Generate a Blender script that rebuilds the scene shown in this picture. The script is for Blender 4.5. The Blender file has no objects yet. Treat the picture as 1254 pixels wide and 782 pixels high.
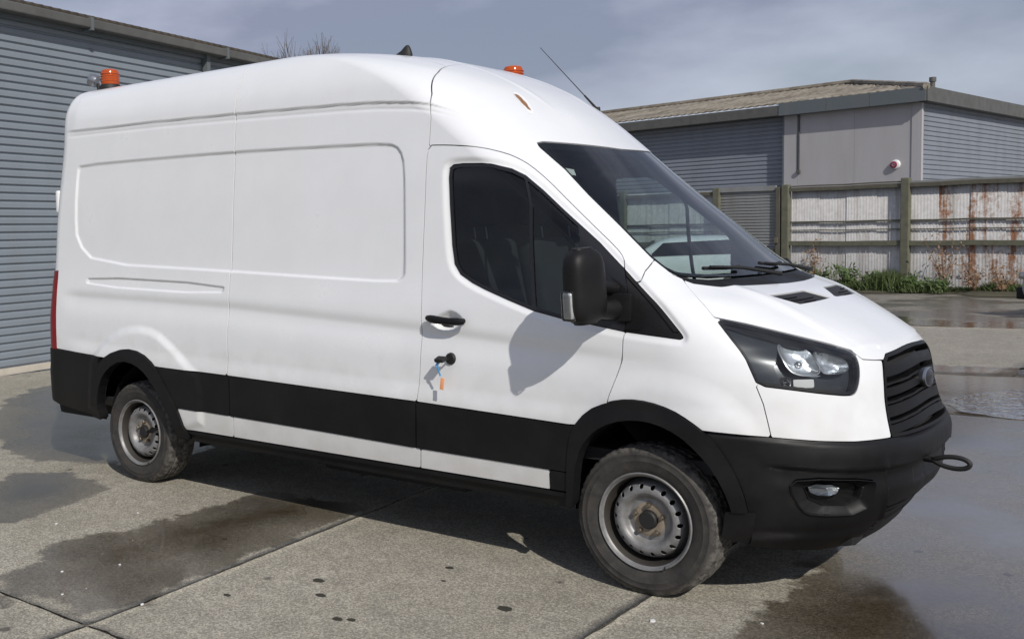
import bpy, bmesh, math, random
import numpy as np
from mathutils import Vector, Matrix
random.seed(7); rng = np.random.default_rng(7)
SC = bpy.context.scene
COL = SC.collection

# ------------------------------------------------------------------ camera
cam = bpy.data.objects.new('camera', bpy.data.cameras.new('camera')); COL.objects.link(cam)
yaw, pitch, roll = math.radians(130.43), math.radians(-3.6), math.radians(-1.04)
fwd = Vector((math.cos(yaw)*math.cos(pitch), math.sin(yaw)*math.cos(pitch), math.sin(pitch)))
rt = Vector((math.sin(yaw), -math.cos(yaw), 0)); up = rt.cross(fwd)
r2 = rt*math.cos(roll)+up*math.sin(roll); u2 = up*math.cos(roll)-rt*math.sin(roll)
M = Matrix((r2, u2, -fwd)).transposed().to_4x4(); M.translation = (2.093, -5.472, 1.713)
cam.matrix_world = M
cam.data.sensor_width = 36; cam.data.lens = 1279.675/1254*36
cam.data.shift_x = 191.4/1254; cam.data.shift_y = -26.16/1254
cam.data.clip_start = .05; cam.data.clip_end = 3000
SC.camera = cam

# ------------------------------------------------------------------ sun, sky, exposure
SUN = Vector((.68, -.43, .60)).normalized()
sl = bpy.data.lights.new('sun', 'SUN'); sl.energy = 3.5; sl.angle = math.radians(.55); sl.color = (1, .95, .88)
so = bpy.data.objects.new('sun', sl); COL.objects.link(so)
so.rotation_euler = SUN.to_track_quat('Z', 'Y').to_euler(); so.location = (8, -6, 14)
W = bpy.data.worlds.new('World'); SC.world = W; W.use_nodes = True
nt = W.node_tree; nt.nodes.clear()
def wn(t, **k):
    n = nt.nodes.new(t)
    for a, b in k.items(): setattr(n, a, b)
    return n
sky = wn('ShaderNodeTexSky', sky_type='NISHITA', sun_disc=False)
sky.sun_elevation = math.asin(SUN.z); sky.sun_rotation = math.atan2(SUN.x, SUN.y)
sky.air_density = 1.2; sky.dust_density = .8
bg1 = wn('ShaderNodeBackground'); bg1.inputs[1].default_value = .06
nt.links.new(sky.outputs[0], bg1.inputs[0])
# broken cloud deck, the same all round the sky
tc = wn('ShaderNodeTexCoord'); mp = wn('ShaderNodeMapping'); mp.inputs['Scale'].default_value = (1, 1, 2.6)
mp.inputs['Location'].default_value = (2.3, .9, 0)
nt.links.new(tc.outputs['Generated'], mp.inputs[0])
n1 = wn('ShaderNodeTexNoise'); n1.inputs['Scale'].default_value = 2.2; n1.inputs['Detail'].default_value = 7; n1.inputs['Roughness'].default_value = .5
nt.links.new(mp.outputs[0], n1.inputs[0])
cr = wn('ShaderNodeValToRGB'); cr.color_ramp.elements[0].position = .34; cr.color_ramp.elements[1].position = .66
cr.color_ramp.elements[0].color = (.55, .55, .55, 1); cr.color_ramp.elements[1].color = (.97, .97, .97, 1)
nt.links.new(n1.outputs[0], cr.inputs[0])
n2 = wn('ShaderNodeTexNoise'); n2.inputs['Scale'].default_value = 3.4; n2.inputs['Detail'].default_value = 7
nt.links.new(mp.outputs[0], n2.inputs[0])
cc = wn('ShaderNodeValToRGB'); cc.color_ramp.elements[0].position = .40; cc.color_ramp.elements[1].position = .68
cc.color_ramp.elements[0].color = (.285, .315, .435, 1); cc.color_ramp.elements[1].color = (.62, .66, .80, 1)
nt.links.new(n2.outputs[0], cc.inputs[0])
bg2 = wn('ShaderNodeBackground'); bg2.inputs[1].default_value = 1.0
nt.links.new(cc.outputs[0], bg2.inputs[0])
mx = wn('ShaderNodeMixShader'); nt.links.new(cr.outputs[0], mx.inputs[0])
nt.links.new(bg1.outputs[0], mx.inputs[1]); nt.links.new(bg2.outputs[0], mx.inputs[2])
wo = wn('ShaderNodeOutputWorld'); nt.links.new(mx.outputs[0], wo.inputs[0])
SC.view_settings.view_transform = 'Standard'; SC.view_settings.look = 'None'
SC.view_settings.exposure = -.03; SC.view_settings.gamma = 1

# ------------------------------------------------------------------ materials
class NT:
    def __init__(s, name):
        s.m = bpy.data.materials.new(name); s.m.use_nodes = True; s.t = s.m.node_tree; s.t.nodes.clear()
        s.out = s.n('ShaderNodeOutputMaterial')
    def n(s, t, **k):
        x = s.t.nodes.new(t)
        for a, b in k.items():
            if a in x.inputs: x.inputs[a].default_value = b
            else: setattr(x, a, b)
        return x
    def l(s, a, b): s.t.links.new(a, b)
    def pos(s, scale=(1, 1, 1), obj=False):
        g = s.n('ShaderNodeTexCoord').outputs['Object'] if obj else s.n('ShaderNodeNewGeometry').outputs['Position']
        m = s.n('ShaderNodeMapping'); m.inputs['Scale'].default_value = scale; s.l(g, m.inputs[0]); return m.outputs[0]
    def noise(s, v, scale, detail=4, rough=.5):
        x = s.n('ShaderNodeTexNoise'); x.inputs['Scale'].default_value = scale; x.inputs['Detail'].default_value = detail; x.inputs['Roughness'].default_value = rough
        s.l(v, x.inputs[0]); return x.outputs[0]
    def ramp(s, v, stops):
        x = s.n('ShaderNodeValToRGB'); e = x.color_ramp.elements
        while len(e) < len(stops): e.new(.5)
        for i, (p, c) in enumerate(stops):
            e[i].position = p; e[i].color = (c, c, c, 1) if isinstance(c, (int, float)) else (*c, 1)
        s.l(v, x.inputs[0]); return x.outputs[0]
    def mix(s, f, a, b, mode='MIX'):
        x = s.n('ShaderNodeMix', data_type='RGBA', blend_type=mode)
        for v, i in ((f, 0), (a, 6), (b, 7)):
            if isinstance(v, bpy.types.NodeSocket): s.l(v, x.inputs[i])
            else: x.inputs[i].default_value = (v if i == 0 else (v, v, v, 1)) if isinstance(v, (int, float)) else (*v, 1)
        return x.outputs[2]
    def math(s, op, a, b=0.):
        x = s.n('ShaderNodeMath', operation=op)
        for v, i in ((a, 0), (b, 1)):
            if isinstance(v, bpy.types.NodeSocket): s.l(v, x.inputs[i])
            else: x.inputs[i].default_value = v
        return x.outputs[0]
    def bsdf(s, **k):
        b = s.n('ShaderNodeBsdfPrincipled'); s.b = b
        for a, v in k.items():
            a = a.replace('_', ' ')
            if isinstance(v, bpy.types.NodeSocket): s.l(v, b.inputs[a])
            else: b.inputs[a].default_value = (*v, 1) if isinstance(v, tuple) and len(v) == 3 else v
        s.l(b.outputs[0], s.out.inputs[0]); return b
    def bump(s, h, strength=.3, dist=.01):
        x = s.n('ShaderNodeBump'); x.inputs['Strength'].default_value = strength; x.inputs['Distance'].default_value = dist
        s.l(h, x.inputs['Height']); s.l(x.outputs[0], s.b.inputs['Normal']); return x

def simple(name, col, rough=.5, metal=0., var=.15, scale=8., bump=0., bscale=60, **k):
    m = NT(name); p = m.pos()
    n = m.noise(p, scale, 5, .6)
    c = m.mix(n, tuple(x*(1-var) for x in col), tuple(min(1, x*(1+var)) for x in col))
    m.bsdf(Base_Color=c, Roughness=rough, Metallic=metal, **k)
    if bump: m.bump(m.noise(p, bscale, 3), bump, .004)
    return m.m

def mat_paint():
    m = NT('white_van_paint'); p = m.pos()
    d = m.noise(p, 3.2, 6, .6)
    c = m.mix(m.ramp(d, [(.35, 0.), (.75, 1.)]), (.785, .80, .815), (.745, .76, .775))
    st = m.noise(m.pos((9, 9, .8)), 2.2, 5, .6)
    c = m.mix(m.ramp(st, [(.6, 0.), (.9, .22)]), c, (.64, .625, .59))
    # road film low down on the body, a little stronger towards the sill
    z = m.n('ShaderNodeSeparateXYZ'); m.l(p, z.inputs[0])
    lo = m.ramp(m.math('ADD', z.outputs[2], m.math('MULTIPLY', m.math('SUBTRACT', m.noise(p, 7, 5), .5), .7)), [(.35, .6), (1.0, 0.)])
    c = m.mix(lo, c, (.47, .45, .41))
    m.bsdf(Base_Color=c, Roughness=m.ramp(d, [(.3, .26), (.8, .4)]), Coat_Weight=.5, Coat_Roughness=.06)
    return m.m
def mat_glass(name, tint, rough=0.0, dust=.012):
    m = NT(name)
    t = m.n('ShaderNodeBsdfTransparent'); t.inputs[0].default_value = (*tint, 1)
    g = m.n('ShaderNodeBsdfGlossy'); g.inputs['Roughness'].default_value = rough; g.inputs[0].default_value = (1, 1, 1, 1)
    f = m.n('ShaderNodeFresnel'); f.inputs[0].default_value = 1.5
    x = m.n('ShaderNodeMixShader'); m.l(f.outputs[0], x.inputs[0]); m.l(t.outputs[0], x.inputs[1]); m.l(g.outputs[0], x.inputs[2])
    d = m.n('ShaderNodeBsdfDiffuse'); d.inputs[0].default_value = (.5, .5, .48, 1)
    y = m.n('ShaderNodeMixShader'); fac = m.ramp(m.noise(m.pos(), 5, 6, .65), [(.35, 0.), (.8, dust)])
    m.l(fac, y.inputs[0]); m.l(x.outputs[0], y.inputs[1]); m.l(d.outputs[0], y.inputs[2])
    m.l(y.outputs[0], m.out.inputs[0]); return m.m
def mat_plastic():
    m = NT('black_textured_plastic'); p = m.pos()
    n = m.noise(p, 5, 6, .65)
    c = m.mix(m.ramp(n, [(.4, 0.), (.8, 1.)]), (.0065, .0065, .0072), (.013, .0128, .013))
    sc = m.noise(m.pos((3, 3, 26)), 6, 5, .7)
    c = m.mix(m.ramp(sc, [(.66, 0.), (.8, .35)]), c, (.055, .053, .05))
    m.bsdf(Base_Color=c, Roughness=m.ramp(n, [(.3, .40), (.7, .56)]), Specular_IOR_Level=.25)
    m.bump(m.noise(p, 420, 2), .12, .002); return m.m
def mat_concrete(name, dry=(.35, .325, .262), dry2=(.44, .41, .34), attr=True, damp=.0):
    m = NT(name); p = m.pos()
    big = m.noise(p, .9, 6, .6); mid = m.noise(p, 6, 6, .65)
    c = m.mix(m.ramp(big, [(.35, 0.), (.68, 1.)]), dry, dry2)
    c = m.mix(m.ramp(mid, [(.35, .55), (.62, 0.)]), c, tuple(x*.72 for x in dry))
    v = m.n('ShaderNodeTexVoronoi'); v.inputs['Scale'].default_value = 125; m.l(p, v.inputs[0])
    hs = m.n('ShaderNodeSeparateColor'); m.l(v.outputs['Color'], hs.inputs[0])
    sp = m.ramp(hs.outputs[0], [(0., .46), (.5, .95), (1., 1.7)])
    c = m.mix(.75, c, sp, 'MULTIPLY')
    fine = m.noise(p, 260, 3, .7)
    c = m.mix(m.ramp(fine, [(.36, .6), (.55, 0.)]), c, (.09, .08, .065))
    # oil and gum spots
    vs = m.n('ShaderNodeTexVoronoi'); vs.inputs['Scale'].default_value = 2.3; vs.inputs['Randomness'].default_value = 1.; m.l(p, vs.inputs[0])
    spot = m.ramp(m.math('ADD', vs.outputs['Distance'], m.math('MULTIPLY', m.noise(p, 18, 3), .06)), [(.075, .8), (.1, 0.)])
    c = m.mix(spot, c, (.07, .062, .055))
    if attr:
        a = m.n('ShaderNodeAttribute', attribute_name='wet')
        e = m.math('ADD', a.outputs['Fac'], m.math('MULTIPLY', m.math('SUBTRACT', m.noise(p, 3.5, 8, .62), .5), .55))
        wet = m.ramp(e, [(.0, 0.), (.05, .75), (.4, 1.)])
        wet = m.math('MULTIPLY', wet, m.ramp(m.noise(p, .75, 5, .6), [(.38, .62), (.56, 1.)]))
    else:
        wet = m.ramp(m.noise(p, .6, 6, .6), [(.45, 0.), (.52+damp*0, damp)])
    wc = m.mix(.92, c, (.135, .10, .062), 'MULTIPLY')
    c = m.mix(wet, c, wc)
    r = m.mix(wet, .85, m.ramp(mid, [(.35, .07), (.7, .17)]))
    m.bsdf(Base_Color=c, Roughness=r, Coat_Weight=m.math('MULTIPLY', wet, .8), Coat_Roughness=.10, Coat_IOR=1.4)
    h = m.mix(.5, fine, hs.outputs[0])
    b = m.bump(h, .5, .006)
    m.l(m.math('SUBTRACT', .55, m.math('MULTIPLY', wet, .5)), b.inputs['Strength'])
    return m.m
def mat_rust_sheet(rust=.62, nm='weathered_white_iron_sheet'):
    m = NT(nm); p = m.pos()
    lon = m.noise(m.pos((1, 1, .10)), 2.3, 7, .65); lon2 = m.noise(m.pos((1, 1, .07)), 3.6, 7, .7); spk = m.noise(p, 9, 8, .75)
    c = m.mix(m.ramp(spk, [(.4, 0.), (.7, 1.)]), (.56, .55, .54), (.42, .41, .39))
    c = m.mix(m.ramp(lon2, [(.5, 0.), (.68, .75)]), c, (.22, .20, .17))
    c = m.mix(m.ramp(m.math('MULTIPLY', lon, m.math('ADD', .6, m.math('MULTIPLY', spk, .7))), [(rust-.1, 0.), (rust, .95)]), c, (.21, .085, .03))
    m.bsdf(Base_Color=c, Roughness=.7); m.bump(spk, .2, .01); return m.m
def mat_clad(name, col, dirt=(.16, .15, .13)):
    m = NT(name); p = m.pos()
    n = m.noise(m.pos((1, 1, .25)), 1.6, 6, .6)
    c = m.mix(m.ramp(n, [(.45, 0.), (.8, .5)]), col, dirt)
    f = m.noise(p, 14, 5, .7); c = m.mix(m.ramp(f, [(.62, 0.), (.8, .3)]), c, dirt)
    m.bsdf(Base_Color=c, Roughness=.48, Metallic=0.); return m.m
def mat_roof(name, a=(.30, .27, .22), b=(.12, .10, .075)):
    m = NT(name); p = m.pos()
    n = m.noise(p, 1.1, 7, .7); f = m.noise(p, 11, 5, .7)
    c = m.mix(m.ramp(n, [(.35, 0.), (.65, 1.)]), a, b); c = m.mix(m.ramp(f, [(.5, 0.), (.75, .7)]), c, (.07, .065, .05))
    m.bsdf(Base_Color=c, Roughness=.9); return m.m
def mat_tyre():
    m = NT('tyre_rubber'); p = m.pos()
    n = m.noise(p, 14, 6, .7)
    c = m.mix(m.ramp(n, [(.35, 0.), (.72, 1.)]), (.022, .021, .02), (.055, .05, .045))
    o = m.n('ShaderNodeSeparateXYZ'); m.l(m.n('ShaderNodeTexCoord').outputs['Object'], o.inputs[0])
    rad = m.math('SQRT', m.math('ADD', m.math('MULTIPLY', o.outputs[0], o.outputs[0]), m.math('MULTIPLY', o.outputs[2], o.outputs[2])))
    rub = m.math('MULTIPLY', m.ramp(rad, [(.315, 0.), (.343, .9)]), m.ramp(m.noise(p, 26, 6, .75), [(.42, 0.), (.6, 1.)]))
    c = m.mix(rub, c, (.16, .15, .135))
    m.bsdf(Base_Color=c, Roughness=.8); m.bump(m.noise(p, 120, 3), .25, .003); return m.m
def mat_steel():
    m = NT('painted_steel_wheel'); p = m.pos()
    n = m.noise(p, 22, 6, .7)
    c = m.mix(m.ramp(n, [(.4, 0.), (.75, 1.)]), (.235, .235, .24), (.14, .135, .125))
    m.bsdf(Base_Color=c, Roughness=.45, Metallic=.25); return m.m
def mat_leaf(name, a, b):
    m = NT(name); o = m.n('ShaderNodeObjectInfo'); p = m.pos()
    c = m.mix(m.noise(p, 9, 3), a, b); m.bsdf(Base_Color=c, Roughness=.6, Subsurface_Weight=0.); return m.m

MT = dict(
 paint=mat_paint(), plastic=mat_plastic(), glass=mat_glass('clear_tinted_glass', (.56, .65, .65)), sideglass=mat_glass('side_window_glass', (.62, .70, .68)),
 lens=mat_glass('clear_lamp_lens', (.93, .95, .95), 0., .02),
 gloss=simple('gloss_black_trim', (.012, .012, .014), .22, 0, .1), dark=simple('dark_liner', (.012, .012, .013), .9, 0, .2),
 trim=simple('cab_trim_grey', (.014, .014, .017), .75, 0, .2), seat=simple('dark_seat_cloth', (.016, .017, .022), .9, 0, .3, 30),
 chrome=simple('reflector_chrome', (.82, .83, .85), .12, 1., .05), lampchrome=simple('soft_lamp_reflector', (.60, .63, .67), .30, .85, .15, 30), silver=simple('silver_bezel', (.35, .36, .38), .3, .9, .1),
 housing=simple('lamp_housing', (.03, .034, .042), .28, .2, .3), drl=simple('white_lamp_block', (.55, .56, .57), .25, 0, .05),
 lampgrey=simple('indicator_grey', (.55, .55, .55), .3, .2, .35, 45), red=simple('red_lamp_lens', (.20, .008, .010), .15, 0, .15), amber=simple('amber_beacon_lens', (.55, .09, .010), .16, 0, .2, 20, Transmission_Weight=.25),
 tyre=mat_tyre(), steel=mat_steel(), hub=simple('rusty_hub', (.24, .20, .15), .75, .1, .4, 40), nut=simple('wheel_nut', (.22, .19, .15), .5, .8, .3, 60),
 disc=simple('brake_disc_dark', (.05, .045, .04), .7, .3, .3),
 concrete=mat_concrete('yard_concrete'), tan=mat_concrete('pale_far_concrete', (.31, .285, .235), (.37, .34, .285), True),
 far=mat_concrete('far_yard_surface', (.20, .185, .155), (.26, .24, .205), False, .5),
 joint=simple('joint_dirt', (.035, .032, .022), .95, 0, .4, 12),
 sheet=mat_rust_sheet(.78), sheet_rusty=mat_rust_sheet(.575, 'rusty_iron_sheet'), post=simple('mossy_timber_post', (.125, .125, .088), .9, 0, .45, 7, .4, 30), rail=simple('weathered_rail', (.10, .095, .07), .85, 0, .5, 6, .3, 40),
 gate=mat_clad('rust_stained_gate_sheet', (.25, .26, .26), (.13, .085, .055)),
 clad_l=mat_clad('blue_grey_cladding', (.225, .26, .295), (.18, .19, .195)), clad_r=mat_clad('grey_cladding', (.225, .25, .29), (.15, .155, .16)), clad_d=mat_clad('dark_grey_cladding', (.13, .15, .165), (.10, .105, .11)),
 panel=mat_clad('pale_grey_panel', (.42, .41, .415), (.33, .32, .31)), fascia=mat_clad('blue_grey_fascia', (.115, .135, .145), (.17, .165, .15)),
 roof=mat_roof('lichen_roof_sheet'), roof_l=mat_roof('brown_roof_sheet', (.075, .06, .045), (.035, .028, .02)), gutter=simple('grey_gutter', (.10, .10, .095), .6, 0, .4, 3),
 flash=simple('pale_flashing', (.55, .5, .42), .6, 0, .2), white=simple('white_plastic', (.8, .8, .8), .35, 0, .05), redp=simple('red_plastic', (.26, .03, .06), .35, 0, .1),
 bark=simple('grey_twig_bark', (.13, .105, .085), .9, 0, .3), soil=simple('mossy_soil', (.07, .065, .04), .95, 0, .5, 5, .5, 30),
 grass=mat_leaf('verge_grass_blade', (.04, .075, .016), (.10, .12, .04)), leaf=mat_leaf('weed_leaf', (.04, .085, .018), (.085, .12, .035)), dry=mat_leaf('dry_stalk', (.17, .085, .05), (.24, .16, .09)),
 blue=simple('blue_cord', (.05, .25, .5), .5), orange=simple('orange_tag', (.85, .38, .18), .5), paper=simple('paper_card', (.75, .7, .68), .8), rustp=None,
 carsilver=simple('silver_car_paint', (.42, .44, .47), .25, .5, .05), carwhite=simple('white_car_paint', (.78, .79, .8), .3, 0, .05), black=simple('black_rubber', (.012, .012, .012), .6),
)
def mat_puddle():
    m = NT('standing_water')
    t = m.n('ShaderNodeBsdfTransparent'); t.inputs[0].default_value = (.42, .38, .33, 1)
    g = m.n('ShaderNodeBsdfGlossy'); g.inputs['Roughness'].default_value = .04
    f = m.n('ShaderNodeFresnel'); f.inputs[0].default_value = 1.45
    x = m.n('ShaderNodeMixShader'); m.l(f.outputs[0], x.inputs[0]); m.l(t.outputs[0], x.inputs[1]); m.l(g.outputs[0], x.inputs[2]); m.l(x.outputs[0], m.out.inputs[0])
    bp = m.n('ShaderNodeBump'); bp.inputs['Strength'].default_value = .25; bp.inputs['Distance'].default_value = .02; m.l(m.noise(m.pos((1, 1, 1)), 9, 3), bp.inputs['Height']); m.l(bp.outputs[0], g.inputs['Normal'])
    return m.m
MT['water'] = mat_puddle()
def mat_rustmark():
    m = NT('rust_bare_metal'); n = m.noise(m.pos(), 30, 6, .7)
    c = m.mix(m.ramp(n, [(.35, 0.), (.65, 1.)]), (.17, .07, .025), (.33, .17, .07)); a = m.n('ShaderNodeAttribute', attribute_name='stain')
    e = m.math('ADD', a.outputs['Fac'], m.math('MULTIPLY', m.math('SUBTRACT', m.noise(m.pos(), 22, 6, .7), .5), .9))
    m.bsdf(Base_Color=m.mix(m.ramp(e, [(.25, 0.), (.62, 1.)]), (.785, .80, .815), c), Roughness=.5); return m.m
MT['rustp'] = mat_rustmark()

# ------------------------------------------------------------------ mesh helpers
def link(o, parent=None):
    COL.objects.link(o)
    if parent is not None: o.parent = parent
    return o
def raw(name, V, F, mat, parent=None, smooth=False, normals=None):
    """V (n,3) array, F: list of index tuples or one (m,k) array"""
    me = bpy.data.meshes.new(name)
    if isinstance(F, np.ndarray):
        F = [F]
    if len(F) and isinstance(F[0], np.ndarray):
        tot = sum(len(f) for f in F); loops = np.concatenate([f.ravel() for f in F]).astype(np.int32)
        sizes = np.concatenate([np.full(len(f), f.shape[1]) for f in F]).astype(np.int32)
        me.vertices.add(len(V)); me.vertices.foreach_set('co', np.asarray(V, np.float32).ravel())
        me.loops.add(len(loops)); me.loops.foreach_set('vertex_index', loops)
        me.polygons.add(tot); st = np.concatenate([[0], np.cumsum(sizes)[:-1]]).astype(np.int32)
        me.polygons.foreach_set('loop_start', st)
        me.update(calc_edges=True)
        me.validate()
    else:
        me.from_pydata([tuple(v) for v in V], [], F); me.update()
    if smooth: me.polygons.foreach_set('use_smooth', np.ones(len(me.polygons), bool))
    if normals is not None and len(normals) == len(me.vertices):
        me.normals_split_custom_set_from_vertices([tuple(n) for n in normals])
    me.materials.append(MT[mat] if isinstance(mat, str) else mat)
    o = bpy.data.objects.new(name, me); return link(o, parent)
class MB:
    def __init__(s): s.bm = bmesh.new()
    def box(s, c, d, rot=None, bev=0., seg=2):
        r = bmesh.ops.create_cube(s.bm, size=1.); vs = r['verts']
        bmesh.ops.scale(s.bm, vec=Vector(d), verts=vs)
        if bev:
            es = list({e for v in vs for e in v.link_edges})
            rb = bmesh.ops.bevel(s.bm, geom=es, offset=bev, segments=seg, affect='EDGES', profile=.6)
            vs = list({v for f in rb['faces'] for v in f.verts} | {v for v in vs if v.is_valid})
        if rot is not None: bmesh.ops.rotate(s.bm, cent=(0, 0, 0), matrix=rot, verts=vs)
        bmesh.ops.translate(s.bm, vec=Vector(c), verts=vs); return vs
    def tube(s, pts, rad, n=8, cap=True):
        pts = [Vector(p) for p in pts]; rad = rad if isinstance(rad, (list, tuple)) else [rad]*len(pts)
        rings = []; ref = None
        for i, p in enumerate(pts):
            t = (pts[min(i+1, len(pts)-1)]-pts[max(i-1, 0)]).normalized()
            if ref is None: ref = t.orthogonal().normalized()
            a = (ref-t*ref.dot(t)).normalized(); ref = a; b = t.cross(a)
            rings.append([s.bm.verts.new(p+(a*math.cos(k*math.tau/n)+b*math.sin(k*math.tau/n))*rad[i]) for k in range(n)])
        for A, B in zip(rings, rings[1:]):
            for k in range(n): s.bm.faces.new((A[k], A[(k+1) % n], B[(k+1) % n], B[k]))
        if cap: s.bm.faces.new(rings[0][::-1]); s.bm.faces.new(rings[-1])
    def lathe(s, prof, n=48, axis='y', center=(0, 0, 0), close=False, cap=False):
        """prof: (radius, along axis)"""
        rings = []
        for r, h in prof:
            ring = []
            for k in range(n):
                a = k*math.tau/n; x, y = r*math.cos(a), r*math.sin(a)
                v = {'y': (x, h, y), 'z': (x, y, h), 'x': (h, x, y)}[axis]
                ring.append(s.bm.verts.new(Vector(v)+Vector(center)))
            rings.append(ring)
        pr = list(zip(rings, rings[1:]))
        if close: pr.append((rings[-1], rings[0]))
        for A, B in pr:
            for k in range(n): s.bm.faces.new((A[k], A[(k+1) % n], B[(k+1) % n], B[k]))
        if cap: s.bm.faces.new(rings[0]); s.bm.faces.new(rings[-1][::-1])
        return rings
    def prism(s, poly, z0, z1):
        a = [s.bm.verts.new((x, y, z0)) for x, y in poly]; b = [s.bm.verts.new((x, y, z1)) for x, y in poly]; n = len(poly)
        s.bm.faces.new(a[::-1]); s.bm.faces.new(b)
        for k in range(n): s.bm.faces.new((a[k], a[(k+1) % n], b[(k+1) % n], b[k]))
    def quad(s, *p): s.bm.faces.new([s.bm.verts.new(q) for q in p])
    def build(s, name, mat, parent=None, smooth=False, mtx=None, ang=None):
        bmesh.ops.recalc_face_normals(s.bm, faces=s.bm.faces)
        me = bpy.data.meshes.new(name); s.bm.to_mesh(me); s.bm.free()
        if smooth:
            me.polygons.foreach_set('use_smooth', np.ones(len(me.polygons), bool)); me.set_sharp_from_angle(angle=math.radians(ang or 38))
        me.materials.append(MT[mat] if isinstance(mat, str) else mat)
        o = bpy.data.objects.new(name, me)
        if mtx is not None: me.transform(mtx)
        return link(o, parent)
def thing(name, label, cat, loc=(0, 0, 0), rz=0., group=None):
    o = bpy.data.objects.new(name, None); o.empty_display_size = .2; o.location = loc; o.rotation_euler.z = rz
    link(o); return tag(o, label, cat, group)
def tag(o, label, cat, group=None):
    o['label'] = label; o['category'] = cat
    if group: o['group'] = group
    return o
def struct(o): o['kind'] = 'structure'; return o
def stuff(o): o['kind'] = 'stuff'; return o
def sstep(a, b, x):
    t = np.clip((x-a)/(b-a), 0, 1); return t*t*(3-2*t)
def sdpoly(poly, x, y):
    """signed distance to a closed polygon, negative inside"""
    p = np.asarray(poly, float); n = len(p); d = np.full(x.shape, 1e9); ins = np.zeros(x.shape, bool)
    for i in range(n):
        ax, ay = p[i]; bx, by = p[(i+1) % n]; ex, ey = bx-ax, by-ay
        L = ex*ex+ey*ey
        if L < 1e-12: continue
        wx, wy = x-ax, y-ay; t = np.clip((wx*ex+wy*ey)/L, 0, 1)
        d = np.minimum(d, (wx-t*ex)**2+(wy-t*ey)**2)
        c = ((ay > y) != (by > y)) & (x < (bx-ax)*(y-ay)/((by-ay) if abs(by-ay) > 1e-12 else 1e-12)+ax)
        ins ^= c
    d = np.sqrt(d); return np.where(ins, -d, d)
def smooth_poly(poly, it=2):
    p = np.asarray(poly, float)
    for _ in range(it):
        q = np.roll(p, -1, 0); p = np.stack([.75*p+.25*q, .25*p+.75*q], 1).reshape(-1, 2)
    return p
def marching(sd, TRI):
    """cut a triangle grid to sd<0. returns (kind arrays) vertex recipe i,j,t and triangles"""
    tri = TRI[(sd[TRI] < 0).any(1)]; ins = sd[tri] < 0; cnt = ins.sum(1)
    full = tri[cnt == 3]
    t1 = tri[cnt == 1]; i1 = np.argmax(sd[t1] < 0, 1); k = np.arange(len(t1))
    t1 = np.stack([t1[k, i1], t1[k, (i1+1) % 3], t1[k, (i1+2) % 3]], 1) if len(t1) else t1.reshape(0, 3)
    t2 = tri[cnt == 2]; i2 = np.argmax(sd[t2] >= 0, 1); k = np.arange(len(t2))
    t2 = np.stack([t2[k, i2], t2[k, (i2+1) % 3], t2[k, (i2+2) % 3]], 1) if len(t2) else t2.reshape(0, 3)
    B = len(sd)
    def ek(a, b): return np.minimum(a, b).astype(np.int64)*B+np.maximum(a, b)+B*B*0
    E = np.concatenate([ek(t1[:, 0], t1[:, 1]), ek(t1[:, 0], t1[:, 2]), ek(t2[:, 0], t2[:, 1]), ek(t2[:, 0], t2[:, 2])])
    ue, inv = np.unique(E, return_inverse=True); inv = inv.ravel()
    orig = np.unique(np.concatenate([full.ravel(), t1[:, 0], t2[:, 1], t2[:, 2]])) if len(tri) else np.zeros(0, int)
    rem = np.full(B, -1); rem[orig] = np.arange(len(orig)); no = len(orig)
    n1, n2 = len(t1), len(t2)
    a01, a02 = inv[:n1]+no, inv[n1:2*n1]+no; b01, b02 = inv[2*n1:2*n1+n2]+no, inv[2*n1+n2:]+no
    T = np.concatenate([rem[full], np.stack([rem[t1[:, 0]], a01, a02], 1), np.stack([b01, rem[t2[:, 1]], rem[t2[:, 2]]], 1), np.stack([b01, rem[t2[:, 2]], b02], 1)])
    ia = np.concatenate([orig, ue//B]); ib = np.concatenate([orig, ue % B])
    sa, sb = sd[ia], sd[ib]; t = np.where(ia == ib, 0, sa/np.where(np.abs(sa-sb) < 1e-12, 1, sa-sb))
    return ia.astype(int), ib.astype(int), np.clip(t, 0, 1), T

# ================================================================== SETTING: ground and slabs
g = MB(); g.quad((-900, -900, -.03), (900, -900, -.03), (900, 900, -.03), (-900, 900, -.03))
ground = struct(g.build('ground', 'far'))
WETS = [  # damp areas of the yard, in metres
 [(-2.60, -2.79), (-2.75, -2.65), (-2.76, -2.49), (-2.88, -2.4), (-3.03, -2.04), (-2.85, -1.8), (-2.88, -1.57), (-2.85, -1.25), (-2.91, -1.04), (-2.84, -.6), (-1.98, -.5), (-1.97, -.85), (-1.88, -1.72), (-1.76, -2.77)],
 [(.62, -1.9), (.45, -1.2), (.5, -.6), (.45, .2), (.3, 1.5), (-.4, 3), (-1.5, 5), (-3, 7), (-3, 8), (9, 11), (9, -3), (1.6, -2.6)],
 [(-7.7, .1), (-8.8, 1.8), (-6.5, 1.5), (-4.3, .3), (-4.0, -.5), (-4.7, -.95), (-5.31, -1.12)],
 [(-4.79, -1.43), (-4.61, -1.14), (-3.89, -1.09), (-3.52, -1.62), (-3.6, -1.8), (-3.44, -2.2), (-4.2, -2.3)],
 [(-2.6, -2.83), (-2.02, -2.83), (-2.08, -2.99), (-2.2, -3.05), (-2.6, -3.0)],
]
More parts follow.
